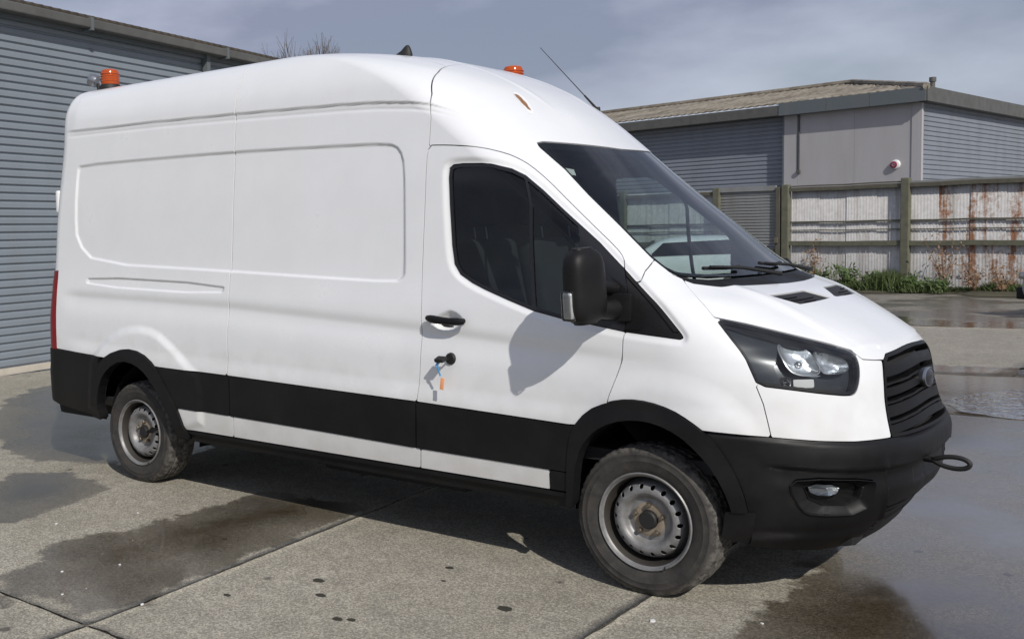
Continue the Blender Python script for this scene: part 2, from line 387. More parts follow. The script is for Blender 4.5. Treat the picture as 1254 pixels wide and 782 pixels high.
def slab(poly, mat='concrete', step=.08, gap=.009, dx=0):
    """one poured slab: top with a dampness attribute, and its sunk edges"""
    p = np.array(poly, float); c = p.mean(0); k4 = len(p); q = []
    for i in range(k4):                                   # pull every edge in by half the joint
        a, b, d = p[i-1], p[i], p[(i+1) % k4]
        e0 = (b-a)/np.linalg.norm(b-a); e1 = (d-b)/np.linalg.norm(d-b); n0 = np.array([-e0[1], e0[0]]); n1 = np.array([-e1[1], e1[0]])
        if np.dot(n0, c-b) < 0: n0 = -n0
        if np.dot(n1, c-b) < 0: n1 = -n1
        q.append(np.linalg.solve(np.array([n0, n1]), np.array([n0@b+gap/2, n1@b+gap/2])))
    p = np.array(q)
    n = max(2, int(np.linalg.norm(p[1]-p[0])/step)); k = max(2, int(np.linalg.norm(p[3]-p[0])/step))
    u, v = np.meshgrid(np.linspace(0, 1, n), np.linspace(0, 1, k))
    X = ((1-u)*(1-v))[..., None]*p[0]+(u*(1-v))[..., None]*p[1]+(u*v)[..., None]*p[2]+((1-u)*v)[..., None]*p[3]
    z = np.zeros(u.shape)
    V = np.dstack([X, z]).reshape(-1, 3)
    ed = np.ones((k, n), bool); ed[1:-1, 1:-1] = False; ch = ed.ravel() & (rng.random(n*k) < .5)       # chipped edges
    V[ch, :2] += ((c-V[ch, :2])/np.linalg.norm(c-V[ch, :2], axis=1)[:, None])*np.abs(rng.normal(0, .006, (ch.sum(), 1))); V[ch, 2] -= np.abs(rng.normal(0, .0015, ch.sum()))
    idx = np.arange(n*k).reshape(k, n)
    F = np.stack([idx[:-1, :-1], idx[:-1, 1:], idx[1:, 1:], idx[1:, :-1]], -1).reshape(-1, 4)
    ring = np.concatenate([idx[0, :-1], idx[:-1, -1], idx[-1, :0:-1], idx[:0:-1, 0]])
    low = V[ring].copy(); low[:, 2] = -.029; low[:, :2] += (low[:, :2]-c)*.0
    r0 = len(V)+np.arange(len(ring)); S = np.stack([ring, np.roll(ring, -1), np.roll(r0, -1), r0], 1)
    V2 = np.concatenate([V, low]); 
    o = raw('concrete_slab', V2, np.concatenate([F, S]), mat, ground)
    sd = np.full(len(V2), 9.)
    for w in WETS: sd = np.minimum(sd, sdpoly(smooth_poly(w, 1), V2[:, 0], V2[:, 1]))
    at = o.data.attributes.new('wet', 'FLOAT', 'POINT'); at.data.foreach_set('value', np.clip(-sd, -2, 2).astype(np.float32))
    return o
def near_line(x): return 7.84+.30*x
XC = {-2.8: [-9.7, -1.77, .015, 3.9, 7.8], 1.2: [-9.7, -2.1, .03, 3.9, 7.8]}
def row(y0, y1, xs0, xs1, st):
    for a, b, c, d in zip(xs0, xs0[1:], xs1[1:], xs1): slab([(a, y0), (b, y0), (c, y1), (d, y1)], step=st)
row(-7.5, -2.815, [-9.7, -4.2, -1.70, .0, 3.9, 7.8], [-9.7, -4.2, -1.765, .015, 3.9, 7.8], .07)
row(-2.815, 5.0, [-9.7, -1.765, .015, 3.9, 7.8], [-9.7, -2.44, .07, 3.9, 7.8], .055)
for a, b in zip([-9.7, -2.3, 3.9], [-2.3, 3.9, 7.8]): slab([(a, 5.0), (b, 5.0), (b, near_line(b)), (a, near_line(a))], step=.11)
for a, b in ((-26, -12), (-12, -4.3), (-4.3, .18), (.18, 5.5), (5.5, 13)):
    slab([(a, near_line(a)), (b, near_line(b)), (b+.5, 14.06+.22*b), (a-.4, 14.06+.22*a)], 'tan', .25, .02)
# moss and dirt lying in the nearest joints
jm = MB()
for (x0, y0), (x1, y1) in (((-9, -2.815), (7, -2.815)), ((-1.70, -7.4), (-1.765, -2.815)), ((-1.765, -2.815), (-2.11, 1.2)), ((0, -7.4), (.015, -2.815)), ((.015, -2.815), (.04, 1.2))):
    d = Vector((x1-x0, y1-y0)); n = Vector((-d.y, d.x)).normalized()*.02
    k = 60; 
    for i in range(k):
        a = Vector((x0, y0))+d*(i/k); b = Vector((x0, y0))+d*((i+1)/k)
        z = -.010+random.uniform(-.006, .004)
        jm.quad((a.x-n.x, a.y-n.y, z), (b.x-n.x, b.y-n.y, z), (b.x+n.x, b.y+n.y, z), (a.x+n.x, a.y+n.y, z))
stuff(jm.build('joint_moss', 'joint', ground))
def puddle(poly, z=.004, it=3, jit=.06):
    p = np.array(poly, float); q = []
    for a, b in zip(p, np.roll(p, -1, 0)):
        for t in (0, .33, .66): q.append(a+(b-a)*t+rng.normal(0, jit, 2))
    q = smooth_poly(q, 2); b = bmesh.new(); f = b.faces.new([b.verts.new((x, y, z)) for x, y in q])
    if f.normal.z < 0: f.normal_flip()
    bmesh.ops.triangulate(b, faces=[f]); me = bpy.data.meshes.new('puddle'); b.to_mesh(me); b.free(); me.materials.append(MT['water'])
    return struct(link(bpy.data.objects.new('puddle', me)))
puddle([(-.19, 5.8), (-.1, 5.6), (.0, 6.15), (.3, 6.75), (.65, 7.11), (1.6, 7.3), (2.2, 6.3), (1.6, 5.0), (.91, 4.93), (.5, 5.02), (.13, 5.2)], jit=.03)
puddle([(-3.6, 15.9), (-2.64, 15.6), (-2.12, 15.3), (-1.54, 15.0), (-.79, 15.6), (.5, 16.1), (3, 16.6), (4, 15.6), (1.5, 14.6), (-.2, 14.15), (-1.1, 14.0), (-2.3, 13.8), (-3.8, 13.9)], z=-.024, jit=.12)
# grit and litter flecks on the concrete
fm = MB()
for x, y, s in [(.17, -1.26, .016), (-1.78, -2.5, .012), (-2.35, -2.2, .009), (-2.5, -2.45, .009), (-3.3, -1.95, .01), (-3.1, -1.5, .009), (-2.2, -2.65, .008), (-2.95, -2.6, .009), (.55, -1.0, .008)]+[(rng.uniform(-3.5, 1.2), rng.uniform(-2.8, -1.1), rng.uniform(.002, .004)) for _ in range(26)]:
    a = rng.uniform(0, 6); fm.prism([(x+s*math.cos(a+t)*rng.uniform(.6, 1), y+s*math.sin(a+t)*rng.uniform(.6, 1)) for t in (0, 1.2, 2.5, 3.6, 4.9)], .0005, .0005+s*.4)
stuff(fm.build('grit', 'white', ground))
sm = MB()
for x, y, s in [(-.42, -1.52, .035), (-.95, -1.2, .02), (-.86, -1.38, .012), (-.88, -2.05, .02), (-1.56, -2.17, .018), (-.94, -2.08, .022), (.3, -2.2, .02), (-1.2, -1.9, .025), (-1.35, -1.75, .03)]:
    a = rng.uniform(0, 6); sm.prism([(x+1.4*s*math.cos(a+t)*rng.uniform(.7, 1), y+s*math.sin(a+t)*rng.uniform(.7, 1)) for t in (0, .8, 1.6, 2.5, 3.4, 4.2, 5.2)], .0003, .0024)
stuff(sm.build('gum_spots', 'joint', ground))

# ------------------------------------------------------------------ cladding
def cladding(name, org, ang, length, z0, z1, pitch, depth, mat, parent, out=-1, nose=.28):
    """horizontal ribbed sheet: a flat web, a sharp ledge shadow line and a sloping return"""
    n = int(round((z1-z0)/pitch)); D = Vector((math.cos(ang), math.sin(ang), 0)); N = Vector((math.sin(ang), -math.cos(ang), 0))*out
    pr = []
    for i in range(n):
        z = z0+i*pitch
        pr += [(z, 0.), (z+pitch*.16, depth), (z+pitch*.70, depth), (z+pitch*.86, 0.)]
    pr.append((z1, 0.))
    V = []; S = max(2, int(length/1.5))
    for k in range(S+1):
        for z, d in pr:
            w = .004*math.sin(k*2.1+z*3)
            V.append(Vector(org)+D*(length*k/S)+N*(d+w)+Vector((0, 0, z)))
    m = len(pr); F = [(k*m+i, (k+1)*m+i, (k+1)*m+i+1, k*m+i+1) for k in range(S) for i in range(m-1)]
    return raw(name, np.array(V), F, mat, parent)
def rib_roof(name, p0, d, slope_dir, L, Wd, rise, pitch, amp, mat, parent, hip=0., thick=.04):
    """ribbed roof sheet starting at eaves p0, along d for L, climbing slope_dir for Wd"""
    d = Vector(d); s = Vector(slope_dir); n = int(L/pitch)*4
    bm = bmesh.new(); rows = []
    for j, t in enumerate((0, .33, .66, 1.)):
        r = []
        for i in range(n+1):
            u = L*i/n; u2 = max(u, hip*t)
            h = amp*(0.5+.5*math.cos(2*math.pi*u/pitch))
            r.append(bm.verts.new(Vector(p0)+d*u2+s*(Wd*t)+Vector((0, 0, rise*t+h))))
        rows.append(r)
    for A, B in zip(rows, rows[1:]):
        for a, b, c, e in zip(A, A[1:], B[1:], B): bm.faces.new((a, b, c, e))
    geo = bmesh.ops.extrude_face_region(bm, geom=bm.faces[:])
    bmesh.ops.translate(bm, vec=(0, 0, -thick), verts=[v for v in geo['geom'] if isinstance(v, bmesh.types.BMVert)])
    b = MB(); b.bm.free(); b.bm = bm
    return b.build(name, mat, parent)
def obox(b, org, ang, s0, s1, n0, n1, z0, z1, bev=0.):
    """box in wall coordinates: s along the wall, n outward from it"""
    D = Vector((math.cos(ang), math.sin(ang), 0)); N = Vector((math.sin(ang), -math.cos(ang), 0))
    c = Vector(org)+D*(s0+s1)/2+N*(n0+n1)/2+Vector((0, 0, (z0+z1)/2))
    b.box(c, (abs(s1-s0), abs(n1-n0), z1-z0), Matrix.Rotation(ang, 3, 'Z') , bev)
def wbox(name, org, ang, s0, s1, n0, n1, z0, z1, mat, parent, bev=0.):
    b = MB(); D = Vector((math.cos(ang), math.sin(ang), 0)); N = Vector((math.sin(ang), -math.cos(ang), 0))
    c = Vector(org)+D*(s0+s1)/2+N*(n0+n1)/2+Vector((0, 0, (z0+z1)/2))
    vs = b.box((0, 0, 0), (abs(s1-s0), abs(n1-n0), z1-z0), None, bev)
    bmesh.ops.rotate(b.bm, cent=(0, 0, 0), matrix=Matrix.Rotation(ang, 3, 'Z'), verts=vs); bmesh.ops.translate(b.bm, vec=c, verts=vs)
    return b.build(name, mat, parent)

# ------------------------------------------------------------------ building on the left
LB = thing('industrial_unit', 'long blue-grey ribbed metal unit with brown sheet roof behind the rear of the van', 'building', (-9.75, 1.53, 0))
LB_O = (0, 0, 0); LA = math.radians(98.9)
Ld = Vector((math.cos(LA), math.sin(LA), 0)); Ln = Vector((math.sin(LA), -math.cos(LA), 0))
cladding('wall_cladding', Ld*-9, LA, 18.2, .10, 4.47, .0993, .024, 'clad_l', LB, out=1)
wbox('plinth', LB_O, LA, -9, 9.2, -.02, .03, .0, .085, 'flash', LB)
wbox('end_wall', LB_O, LA, 9.2, 9.3, -7.6, .05, 0, 4.5, 'clad_l', LB)
wbox('eaves_fascia', LB_O, LA, -9.1, 9.35, .035, .10, 4.44, 4.58, 'fascia', LB)
wbox('gutter', LB_O, LA, -9.1, 9.4, .10, .26, 4.50, 4.62, 'gutter', LB, .015)
for s in (-4.4, -1.5, 1.5, 4.4, 7.2): wbox('gutter_bracket', LB_O, LA, s, s+.05, .095, .27, 4.47, 4.64, 'fascia', LB)
wbox('downpipe', LB_O, LA, 4.05, 4.13, .05, .14, 4.2, 4.5, 'fascia', LB)
rib_roof('roof', Ld*-9.2+Ln*.22+Vector((0, 0, 4.64)), Ld, -Ln, 18.7, 6.5, 1.62, .15, .035, 'roof_l', LB)

# ------------------------------------------------------------------ building on the right
RB = thing('industrial_building', 'grey metal warehouse with pale flat panels and streaked hipped roof beyond the fence', 'building', (-6.73, 35.59, 0))
R0 = (0, 0, 0); AL = math.radians(169.); AR = math.radians(82.0)
# left face runs along AL with outward normal to the yard; right face along AR
def w2(name, s0, s1, n0, n1, z0, z1, mat, bev=0., parent=None): return wbox(name, R0, AL, s0, s1, -n1, -n0, z0, z1, mat, parent or RB, bev)
for s0, s1 in ((.27, 2.30), (2.306, 4.48), (4.486, 5.04)): w2('wall_panel', s0, s1, -.06, .0, .0, 5.93, 'panel')
w2('corner_flashing', -.08, .255, -.06, .03, 0, 5.94, 'panel')
w2('joint_trim', 4.47, 4.50, .001, .02, 3.8, 5.9, 'fascia'); w2('conduit', 4.40, 4.44, .003, .045, 3.72, 5.9, 'gutter'); w2('conduit_box', 4.36, 4.50, .003, .09, 3.66, 3.78, 'gutter')
Dl = Vector((math.cos(AL), math.sin(AL), 0)); Nl = -Vector((math.sin(AL), -math.cos(AL), 0))
Dr = Vector((math.cos(AR), math.sin(AR), 0)); Nr = Vector((math.sin(AR), -math.cos(AR), 0))
cladding('recessed_cladding', Dl*5.05-Nl*.35, AL, 22, 0, 5.9, .17, .035, 'clad_r', RB, out=-1)
w2('return_wall', 5.042, 5.10, -.4, .01, 0, 5.93, 'clad_d')
cladding('side_cladding', Dr*.25-Nr*.0, AR, 20, 0, 5.9, .17, .035, 'clad_r', RB, out=1)
wbox('corner_flashing', R0, AR, -.03, .26, -.05, .035, 0, 5.94, 'panel', RB)
for s0, s1 in ((-.32, 1.6), (1.61, 3.2), (3.21, 5.08)): w2('fascia_board', s0, s1, .03, .36, 5.90, 6.38, 'fascia')
for s0, s1 in ((5.09, 9.), (9.01, 14.), (14.01, 27.)): w2('gutter', s0, s1, -.3, .34, 5.92, 6.30, 'gutter')
wbox('fascia_board', R0, AR, -.34, 20.2, .04, .37, 5.90, 6.40, 'gutter', RB)
# hipped roof: four planes as one ribbed sheet each
c0 = Dl*-.33-Dr*.33+Vector((0, 0, 6.40))
rib_roof('roof', Dl*-.33+Nl*.33+Vector((0, 0, 6.36)), Dl, -Nl, 27.3, 5.0, 1.10, .33, .05, 'roof', RB, hip=5.0)
rib_roof('roof', Nr*.34-Dr*.3+Vector((0, 0, 6.36)), Dr, -Nr, 20.4, 5.0, 1.10, .33, .05, 'roof', RB, hip=5.0)
for p0_, p1_ in ((c0+Vector((0, 0, .0)), Dl*4.68-Nl*4.68+Vector((0, 0, 7.50))), (Dl*4.68-Nl*4.68+Vector((0, 0, 7.50)), Dl*27-Nl*4.67+Vector((0, 0, 7.50)))):
    b = MB(); b.tube([p0_, p0_.lerp(p1_, .5), p1_], .13, 8); b.build('ridge_cap', 'roof', RB)
b = MB(); b.lathe([(.001, 6.3), (.085, 6.3), (.085, 6.82), (.12, 6.82), (.12, 6.98), (.001, 7.0)], 14, 'z', Dr*2.1-Nr*.35); b.build('flue_pipe', 'gutter', RB)
AX = Vector((-6.73, 35.59, 0))+Dl*.80+Nl*.005+Vector((0, 0, 3.78))
al = thing('alarm_box', 'round red and white alarm sounder on the pale warehouse panel', 'alarm box', AX)
mt = Matrix.Rotation(AL, 4, 'Z')
b = MB(); b.lathe([(.001, .10), (.11, .10), (.155, .08), (.17, .0)], 28, 'y'); b.build('cover', 'white', al, True, mt)
b = MB(); b.lathe([(.06, .122), (.105, .118), (.125, .103), (.125, .09), (.06, .09)], 28, 'y', (.03, .0, -.01), True); b.build('red_ring', 'redp', al, True, mt)
b = MB(); b.lathe([(.001, .12), (.03, .115), (.035, .10)], 16, 'y', (.03, 0, -.01)); b.build('lens', 'redp', al, True, mt)

# ------------------------------------------------------------------ fence
FP = Vector((-4.46, 23.72, 0)); FA = math.radians(171.3)
FN = thing('iron_fence', 'tall rusty white corrugated iron fence on mossy posts across the yard', 'fence', FP)
Fd = Vector((math.cos(FA), math.sin(FA), 0)); Fn = Vector((-math.sin(FA), math.cos(FA), 0))
if Fn.y > 0: Fn = -Fn
def fence_sheet(s0, w, h, k):
    n = 36; V = []; F = []
    for j in range(2):
        for i in range(n+1):
            u = s0+w*i/n; d = .0045*math.sin(2*math.pi*(w*i/n)/.0762)-.05-(k % 2)*.012
            for zz in (0, 1): V.append(Fd*u+Fn*(d-.0022*j)+Vector((0, 0, .06 if zz == 0 else h+.012*math.sin(k*5.1))))
    m = 2*(n+1)
    for j in range(2): F += [(j*m+2*i, j*m+2*i+2, j*m+2*i+3, j*m+2*i+1) for i in range(n)]
    F += [(2*i+1, 2*i+3, m+2*i+3, m+2*i+1) for i in range(n)]
    return raw('iron_sheet', np.array(V), F, 'sheet_rusty' if -4.6 < s0 < -1.2 else 'sheet', FN, True)
k = 0; s = 2.98
while s > -9: fence_sheet(s-.75, .77, 2.66+.02*math.sin(k*1.7), k); s -= .745; k += 1
s = 5.3
while s < 16: fence_sheet(s, .77, 2.72, k); s += .745; k += 1
def fpost(s, h, w=.17, mat='post', name='fence_post', n=.02):
    b = MB(); vs = b.box((0, 0, h/2-.1), (w, w*.9, h+.2), None, .02)
    bmesh.ops.rotate(b.bm, cent=(0, 0, 0), matrix=Matrix.Rotation(FA, 3, 'Z'), verts=b.bm.verts[:]); bmesh.ops.translate(b.bm, vec=Fd*s+Fn*n, verts=b.bm.verts[:])
    return b.build(name, mat, FN)
for s, h in ((0, 2.83), (3.13, 2.80), (-3.15, 2.8), (-6.3, 2.8), (5.2, 2.8), (8.4, 2.85), (11.6, 2.85), (14.8, 2.85)): fpost(s, h, .20)
fpost(3.34, 2.74, .14, 'rail', 'gate_post', .03)
def frail(s0, s1, z, hh, mat='rail', n0=-.02, n1=.06, name='rail'):
    return wbox(name, (0, 0, 0), FA, s0, s1, -n1, -n0, z, z+hh, mat, FN) if False else _fr(s0, s1, z, hh, mat, n0, n1, name)
def _fr(s0, s1, z, hh, mat, n0, n1, name, par=None):
    b = MB(); k = max(2, int((s1-s0)/.6)); pts = []
    for i in range(k):
        a = s0+(s1-s0)*i/k; e = s0+(s1-s0)*(i+1)/k
        for j in range(1):
            za, ze = .008*math.sin(a*3), .008*math.sin(e*3)
            pts.append((a, e, za, ze))
    rings = []
    for i, (a, e, za, ze) in enumerate(pts+[(s1, s1, .008*math.sin(s1*3), 0)]):
        rings.append([b.bm.verts.new(Fd*a+Fn*n+Vector((0, 0, z+zz+za))) for n, zz in ((n0, 0), (n1, 0), (n1, hh), (n0, hh))])
    for A, B in zip(rings, rings[1:]):
        for q in range(4): b.bm.faces.new((A[q], A[(q+1) % 4], B[(q+1) % 4], B[q]))
    b.bm.faces.new(rings[0]); b.bm.faces.new(rings[-1])
    return b.build(name, mat, par or FN)
for a, e in ((.1, 3.03), (-3.05, -.1), (-6.2, -3.25), (5.3, 8.3), (8.5, 11.5), (11.7, 14.7)):
    _fr(a, e, 2.60, .10, 'rail', -.02, .06, 'rail'); _fr(a, e, 1.13, .12, 'post', -.02, .06, 'rail')
    _fr(a, e, 1.74, .045, 'rail', -.03, .0, 'wire_rail'); _fr(a, e, 1.53, .025, 'rail', -.03, -.01, 'wire_rail')
# capping on top of the sheets, right-hand stretch
_fr(-9.0, -.1, 2.70, .05, 'gate', -.06, .02, 'capping'); _fr(.1, 3.0, 2.72, .035, 'rail', -.06, .02, 'capping')
# gate bay to the left of the double post, ribbed horizontally
V0 = Fd*3.42-Fn*.02
GT = thing('yard_gate', 'grey ribbed metal gate with rust-stained top rail left of the double posts', 'gate', FP)
gt = cladding('gate_sheet', V0, FA, 1.68, .5, 2.66, .085, .02, 'gate', GT, out=1 if Vector((math.sin(FA), -math.cos(FA), 0)).dot(Fn) > 0 else -1)
_fr(3.42, 5.1, 2.66, .14, 'gate', -.02, .05, 'gate_rail', GT); _fr(3.42, 5.1, .95, .10, 'post', -.01, .05, 'gate_rail', GT); _fr(3.42, 5.1, .42, .07, 'rail', -.01, .05, 'gate_rail', GT)
b = MB(); b.box(Fd*3.36+Fn*.13+Vector((0, 0, 1.28)), (.10, .08, .16), None, .01); b.build('latch', 'rail', GT)

# ------------------------------------------------------------------ verge, weeds
vg = MB(); pts = [(-11, 29.3), (-6, 25.2), (-4.4, 23.9), (-1, 21.3), (4, 17.3)]
up_, lo_ = [], []
for i in range(61):
    s = 6.5-i*.26; w = .95+.3*math.sin(s*1.9)+.15*math.sin(s*5.3)
    up_.append(Fd*s-Fn*.1+Vector((0, 0, .05))); lo_.append(Fd*s+Fn*w+Vector((0, 0, -.02)))
    if i: vg.quad(FP+up_[-2], FP+up_[-1], FP+(up_[-1]+lo_[-1])/2+Vector((0, 0, .05)), FP+(up_[-2]+lo_[-2])/2+Vector((0, 0, .05))); vg.quad(FP+(up_[-2]+lo_[-2])/2+Vector((0, 0, .05)), FP+(up_[-1]+lo_[-1])/2+Vector((0, 0, .05)), FP+lo_[-1], FP+lo_[-2])
struct(vg.build('verge', 'soil'))
def blades(n, fn, mat, name, parent=None):
    V = []; F = []
    for _ in range(n):
        p, h, w, lean = fn(); a = rng.uniform(0, math.tau); dx, dy = math.cos(a)*w, math.sin(a)*w; lx, ly = rng.normal(0, lean, 2)
        i = len(V); V += [(p[0]-dx, p[1]-dy, p[2]), (p[0]+dx, p[1]+dy, p[2]), (p[0]+lx*.5+dx*.7, p[1]+ly*.5+dy*.7, p[2]+h*.6), (p[0]+lx*.5-dx*.7, p[1]+ly*.5-dy*.7, p[2]+h*.6), (p[0]+lx, p[1]+ly, p[2]+h)]
        F += [(i, i+1, i+2, i+3), (i+3, i+2, i+4)]
    return raw(name, np.array(V), F, mat, parent)
def gfn():
    s = rng.uniform(-3.4, 5.4) if rng.random() < .7 else rng.uniform(-.6, 3.4); t = rng.beta(1.3, 2.2)*1.05*(1 if s > -1.2 else .55)
    q = FP+Fd*s+Fn*t; pt = .45+.6*max(0, math.sin(s*2.3+1)*.5+math.sin(s*5.1)*.35+.3); return (q.x, q.y, .0), rng.uniform(.10, .5)*pt*(1.1 if s > -1 else .7), .012, .10
stuff(blades(14000, gfn, 'grass', 'grass'))
def leafy(name, s, t, h, rad, n, mat, label, cat, grp, stemmat='bark', lf=.06):
    q = FP+Fd*s+Fn*t; T = thing(name, label, cat, (q.x, q.y, 0), 0, grp)
    st = MB(); tips = []
    for i in range(9):
        a = rng.uniform(0, math.tau); r = rad*rng.uniform(.2, 1); hh = h*rng.uniform(.6, 1.)
        P_ = [Vector((0, 0, 0)), Vector((math.cos(a)*r*.4, math.sin(a)*r*.4, hh*.5)), Vector((math.cos(a)*r, math.sin(a)*r, hh))]
        st.tube(P_, [.012, .008, .004], 4); tips.append(P_)
    st.build('stem', stemmat, T)
    V = []; F = []
    for _ in range(n):
        P_ = tips[rng.integers(9)]; u = rng.uniform(.25, 1.05); c = P_[1].lerp(P_[2], u*2-1) if u > .5 else P_[0].lerp(P_[1], u*2)
        c = c+Vector(rng.normal(0, rad*.14, 3)); c.z = max(.03, c.z); a = Vector(rng.normal(0, 1, 3)).normalized(); bb = a.orthogonal().normalized(); k = lf*rng.uniform(.5, 1.2); i = len(V)
        V += [c-a*k, c+bb*k*.45, c+a*k, c-bb*k*.45]; F.append((i, i+1, i+2, i+3))
    raw('foliage', np.array(V), F, mat, T); return T
for i, (s, t, h, lab) in enumerate([(2.75, .35, .62, 'leafy green weed clump by the double gate post'), (1.95, .45, .5, 'green weed clump midway along the fence bay with two posts'), (1.25, .35, .62, 'tall green weed left of the thick mossy fence post'), (.55, .45, .45, 'bushy green weed close to the left of the thick mossy post'), (-.42, .5, .36, 'low green weed just right of the thick mossy post'), (-.95, .5, .3, 'small green weed beside the bare brown stalks')]):
    leafy('weed_clump', s, t, h, .42, 420, 'leaf', lab, 'weed', 'green weeds at the fence foot')
for i, (s, t, h, lab) in enumerate([(2.2, .3, 1.25, 'dry reddish weed standing in the middle of the left fence bay'), (-1.05, .35, 1.35, 'tall bare reddish shrub right of the thick mossy post'), (-1.75, .45, .85, 'brown dried weed below the rust streaks'), (-2.35, .5, .7, 'brown dried weed nearest the parked silver car')]):
    leafy('dry_weed', s, t, h, .5, 170, 'dry', lab, 'dry weed', 'dry brown weeds at the fence foot', 'dry', .05)
# ------------------------------------------------------------------ bare tree behind the left unit
def tree(loc, h, label):
    T = thing('bare_tree', label, 'tree', loc)
    tr = MB(); tw = MB()
    def grow(p, d, L, r, lev, tgt):
        k = 4; P_ = [p]; q = p
        for i in range(k):
            d = (d+Vector(rng.normal(0, .13, 3))+Vector((0, 0, .06))).normalized(); q = q+d*(L/k); P_.append(q)
        (tr if lev < 2 else tw).tube(P_, [r*(1-.5*i/k) for i in range(k+1)], 6 if lev < 2 else 4, False)
        if lev >= 4: return
        for j in range(6 if lev else 7):
            t = rng.uniform(.45, 1.); b0 = P_[min(k, int(t*k)+0)]
            a = d.orthogonal().normalized(); a.rotate(Matrix.Rotation(rng.uniform(0, math.tau), 3, d))
            grow(b0, (d*.9+a*rng.uniform(.25, .55)).normalized(), L*rng.uniform(.55, .70), max(.012, r*.5), lev+1, tgt)
    grow(Vector((0, 0, 0)), Vector((0, 0, 1)), h*.42, .26, 0, 0)
    tr.build('trunk', 'bark', T); tw.build('crown', 'bark', T); return T
keep_ = rng; rng = np.random.default_rng(11)
tr_ = tree((-30.2, 30.0, 0), 15.0, 'bare winter tree showing above the van roof behind the left unit'); rng = keep_
tv = np.array([v.co for ch_ in tr_.children for v in ch_.data.vertices]); s_ = 10.75/tv[:, 2].max(); top_ = tv[tv[:, 2]*s_ > 9.5].mean(0)
tr_.scale = (s_*.62, s_*.62, s_); tr_.location = (-30.2-top_[0]*s_*.62, 30.0-top_[1]*s_*.62, 0)

# ------------------------------------------------------------------ parked cars
def car(label, loc, rz, paint, grp):
    T = thing('parked_car', label, 'car', loc, rz, grp)
    # side profile (x forward) and plan: lofted cross-sections
    st = [(-2.05, .74, .52, .86, .0), (-1.98, .82, .34, 1.02, .0), (-1.7, .87, .24, 1.06, .40), (-1.2, .89, .20, 1.05, .47), (-.3, .90, .20, 1.02, .50), (.3, .90, .20, 1.0, .46), (.62, .90, .20, .99, .30), (1.05, .89, .20, .98, .02), (1.6, .86, .22, .92, .0), (1.95, .80, .28, .80, .0), (2.1, .62, .36, .66, .0)]
    b = MB(); rings = []
    for x, w, z0, z1, gh in st:
        r = []
        for y, z in ((.0, z0), (w*.8, z0), (w*.97, z0+.1), (w, (z0+z1)*.5), (w*.97, z1-.06), (w*.90, z1), (w*.78, z1+gh*.75), (w*.66, z1+gh*.97), (0, z1+gh*1.03)):
            r.append((x, y, z))
        r = r+[(x, -y, z) for x, y, z in r[-2:0:-1]]
        rings.append([b.bm.verts.new(v) for v in r])
    n = len(rings[0])
    for A, B in zip(rings, rings[1:]):
        for k in range(n): b.bm.faces.new((A[k], A[(k+1) % n], B[(k+1) % n], B[k]))
    b.bm.faces.new(rings[0]); b.bm.faces.new(rings[-1][::-1])
    body = b.build('body', paint, T, True, None, 60)
    md = body.modifiers.new('sub', 'SUBSURF'); md.levels = 1; md.render_levels = 2
    for sg in (1, -1):
        g_ = MB(); q = [(-1.45, .80, 1.10), (.55, .83, 1.06), (.25, .72, 1.36), (-1.2, .70, 1.42)]
        g_.bm.faces.new([g_.bm.verts.new((x, sg*y, z)) for x, y, z in q]); bmesh.ops.solidify(g_.bm, geom=g_.bm.faces[:], thickness=.03); g_.build('side_window', 'gloss', T)
        h = MB(); h.box((1.96, sg*.60, .74), (.22, .26, .13), Matrix.Rotation(-sg*.35, 3, 'Z'), .03); h.build('headlight', 'silver', T, True)
        m_ = MB(); m_.box((.55, sg*.98, 1.08), (.12, .2, .14), None, .03); m_.build('door_mirror', paint, T, True)
        for x in (-1.3, 1.28):
            w = MB(); w.lathe([(.2, .0), (.30, .0), (.325, .03), (.325, .17), (.30, .2), (.2, .2)], 32, 'y', (x, sg*.78-.1, .325), True); wo_ = w.build('wheel', 'tyre', T, True)
            w = MB(); w.lathe([(.001, sg*.09), (.06, sg*.09), (.16, sg*.06), (.205, sg*.085), (.205, -sg*.05)], 24, 'y', (x, sg*.78, .325)); w.build('rim', 'silver', wo_, True)
    w = MB(); q = [(.62, .70, 1.10), (.62, -.70, 1.10), (.36, -.58, 1.42), (.36, .58, 1.42)]; w.bm.faces.new([w.bm.verts.new((x+.16, y, z)) for x, y, z in q]); bmesh.ops.solidify(w.bm, geom=w.bm.faces[:], thickness=.03); w.build('windscreen', 'gloss', T)
    for nm, c, d in (('bumper', (2.02, 0, .42), (.22, 1.4, .22)), ('grille', (2.075, 0, .62), (.1, .8, .12)), ('number_plate', (2.15, 0, .47), (.02, .5, .11))):
        q = MB(); q.box(c, d, None, .03 if nm != 'number_plate' else .004); q.build(nm, {'bumper': 'plastic', 'grille': 'gloss', 'number_plate': 'white'}[nm], T, True)
    return T
fa = math.atan2(.61, -.79)
car('silver car nosing into the right edge of the photo by the fence', (1.10, 16.3, -.03), math.radians(148), 'carsilver', 'cars parked in the yard')
car('white car seen through the van cab windows', (-8.3, 18.6, -.03), math.radians(200), 'carwhite', 'cars parked in the yard')

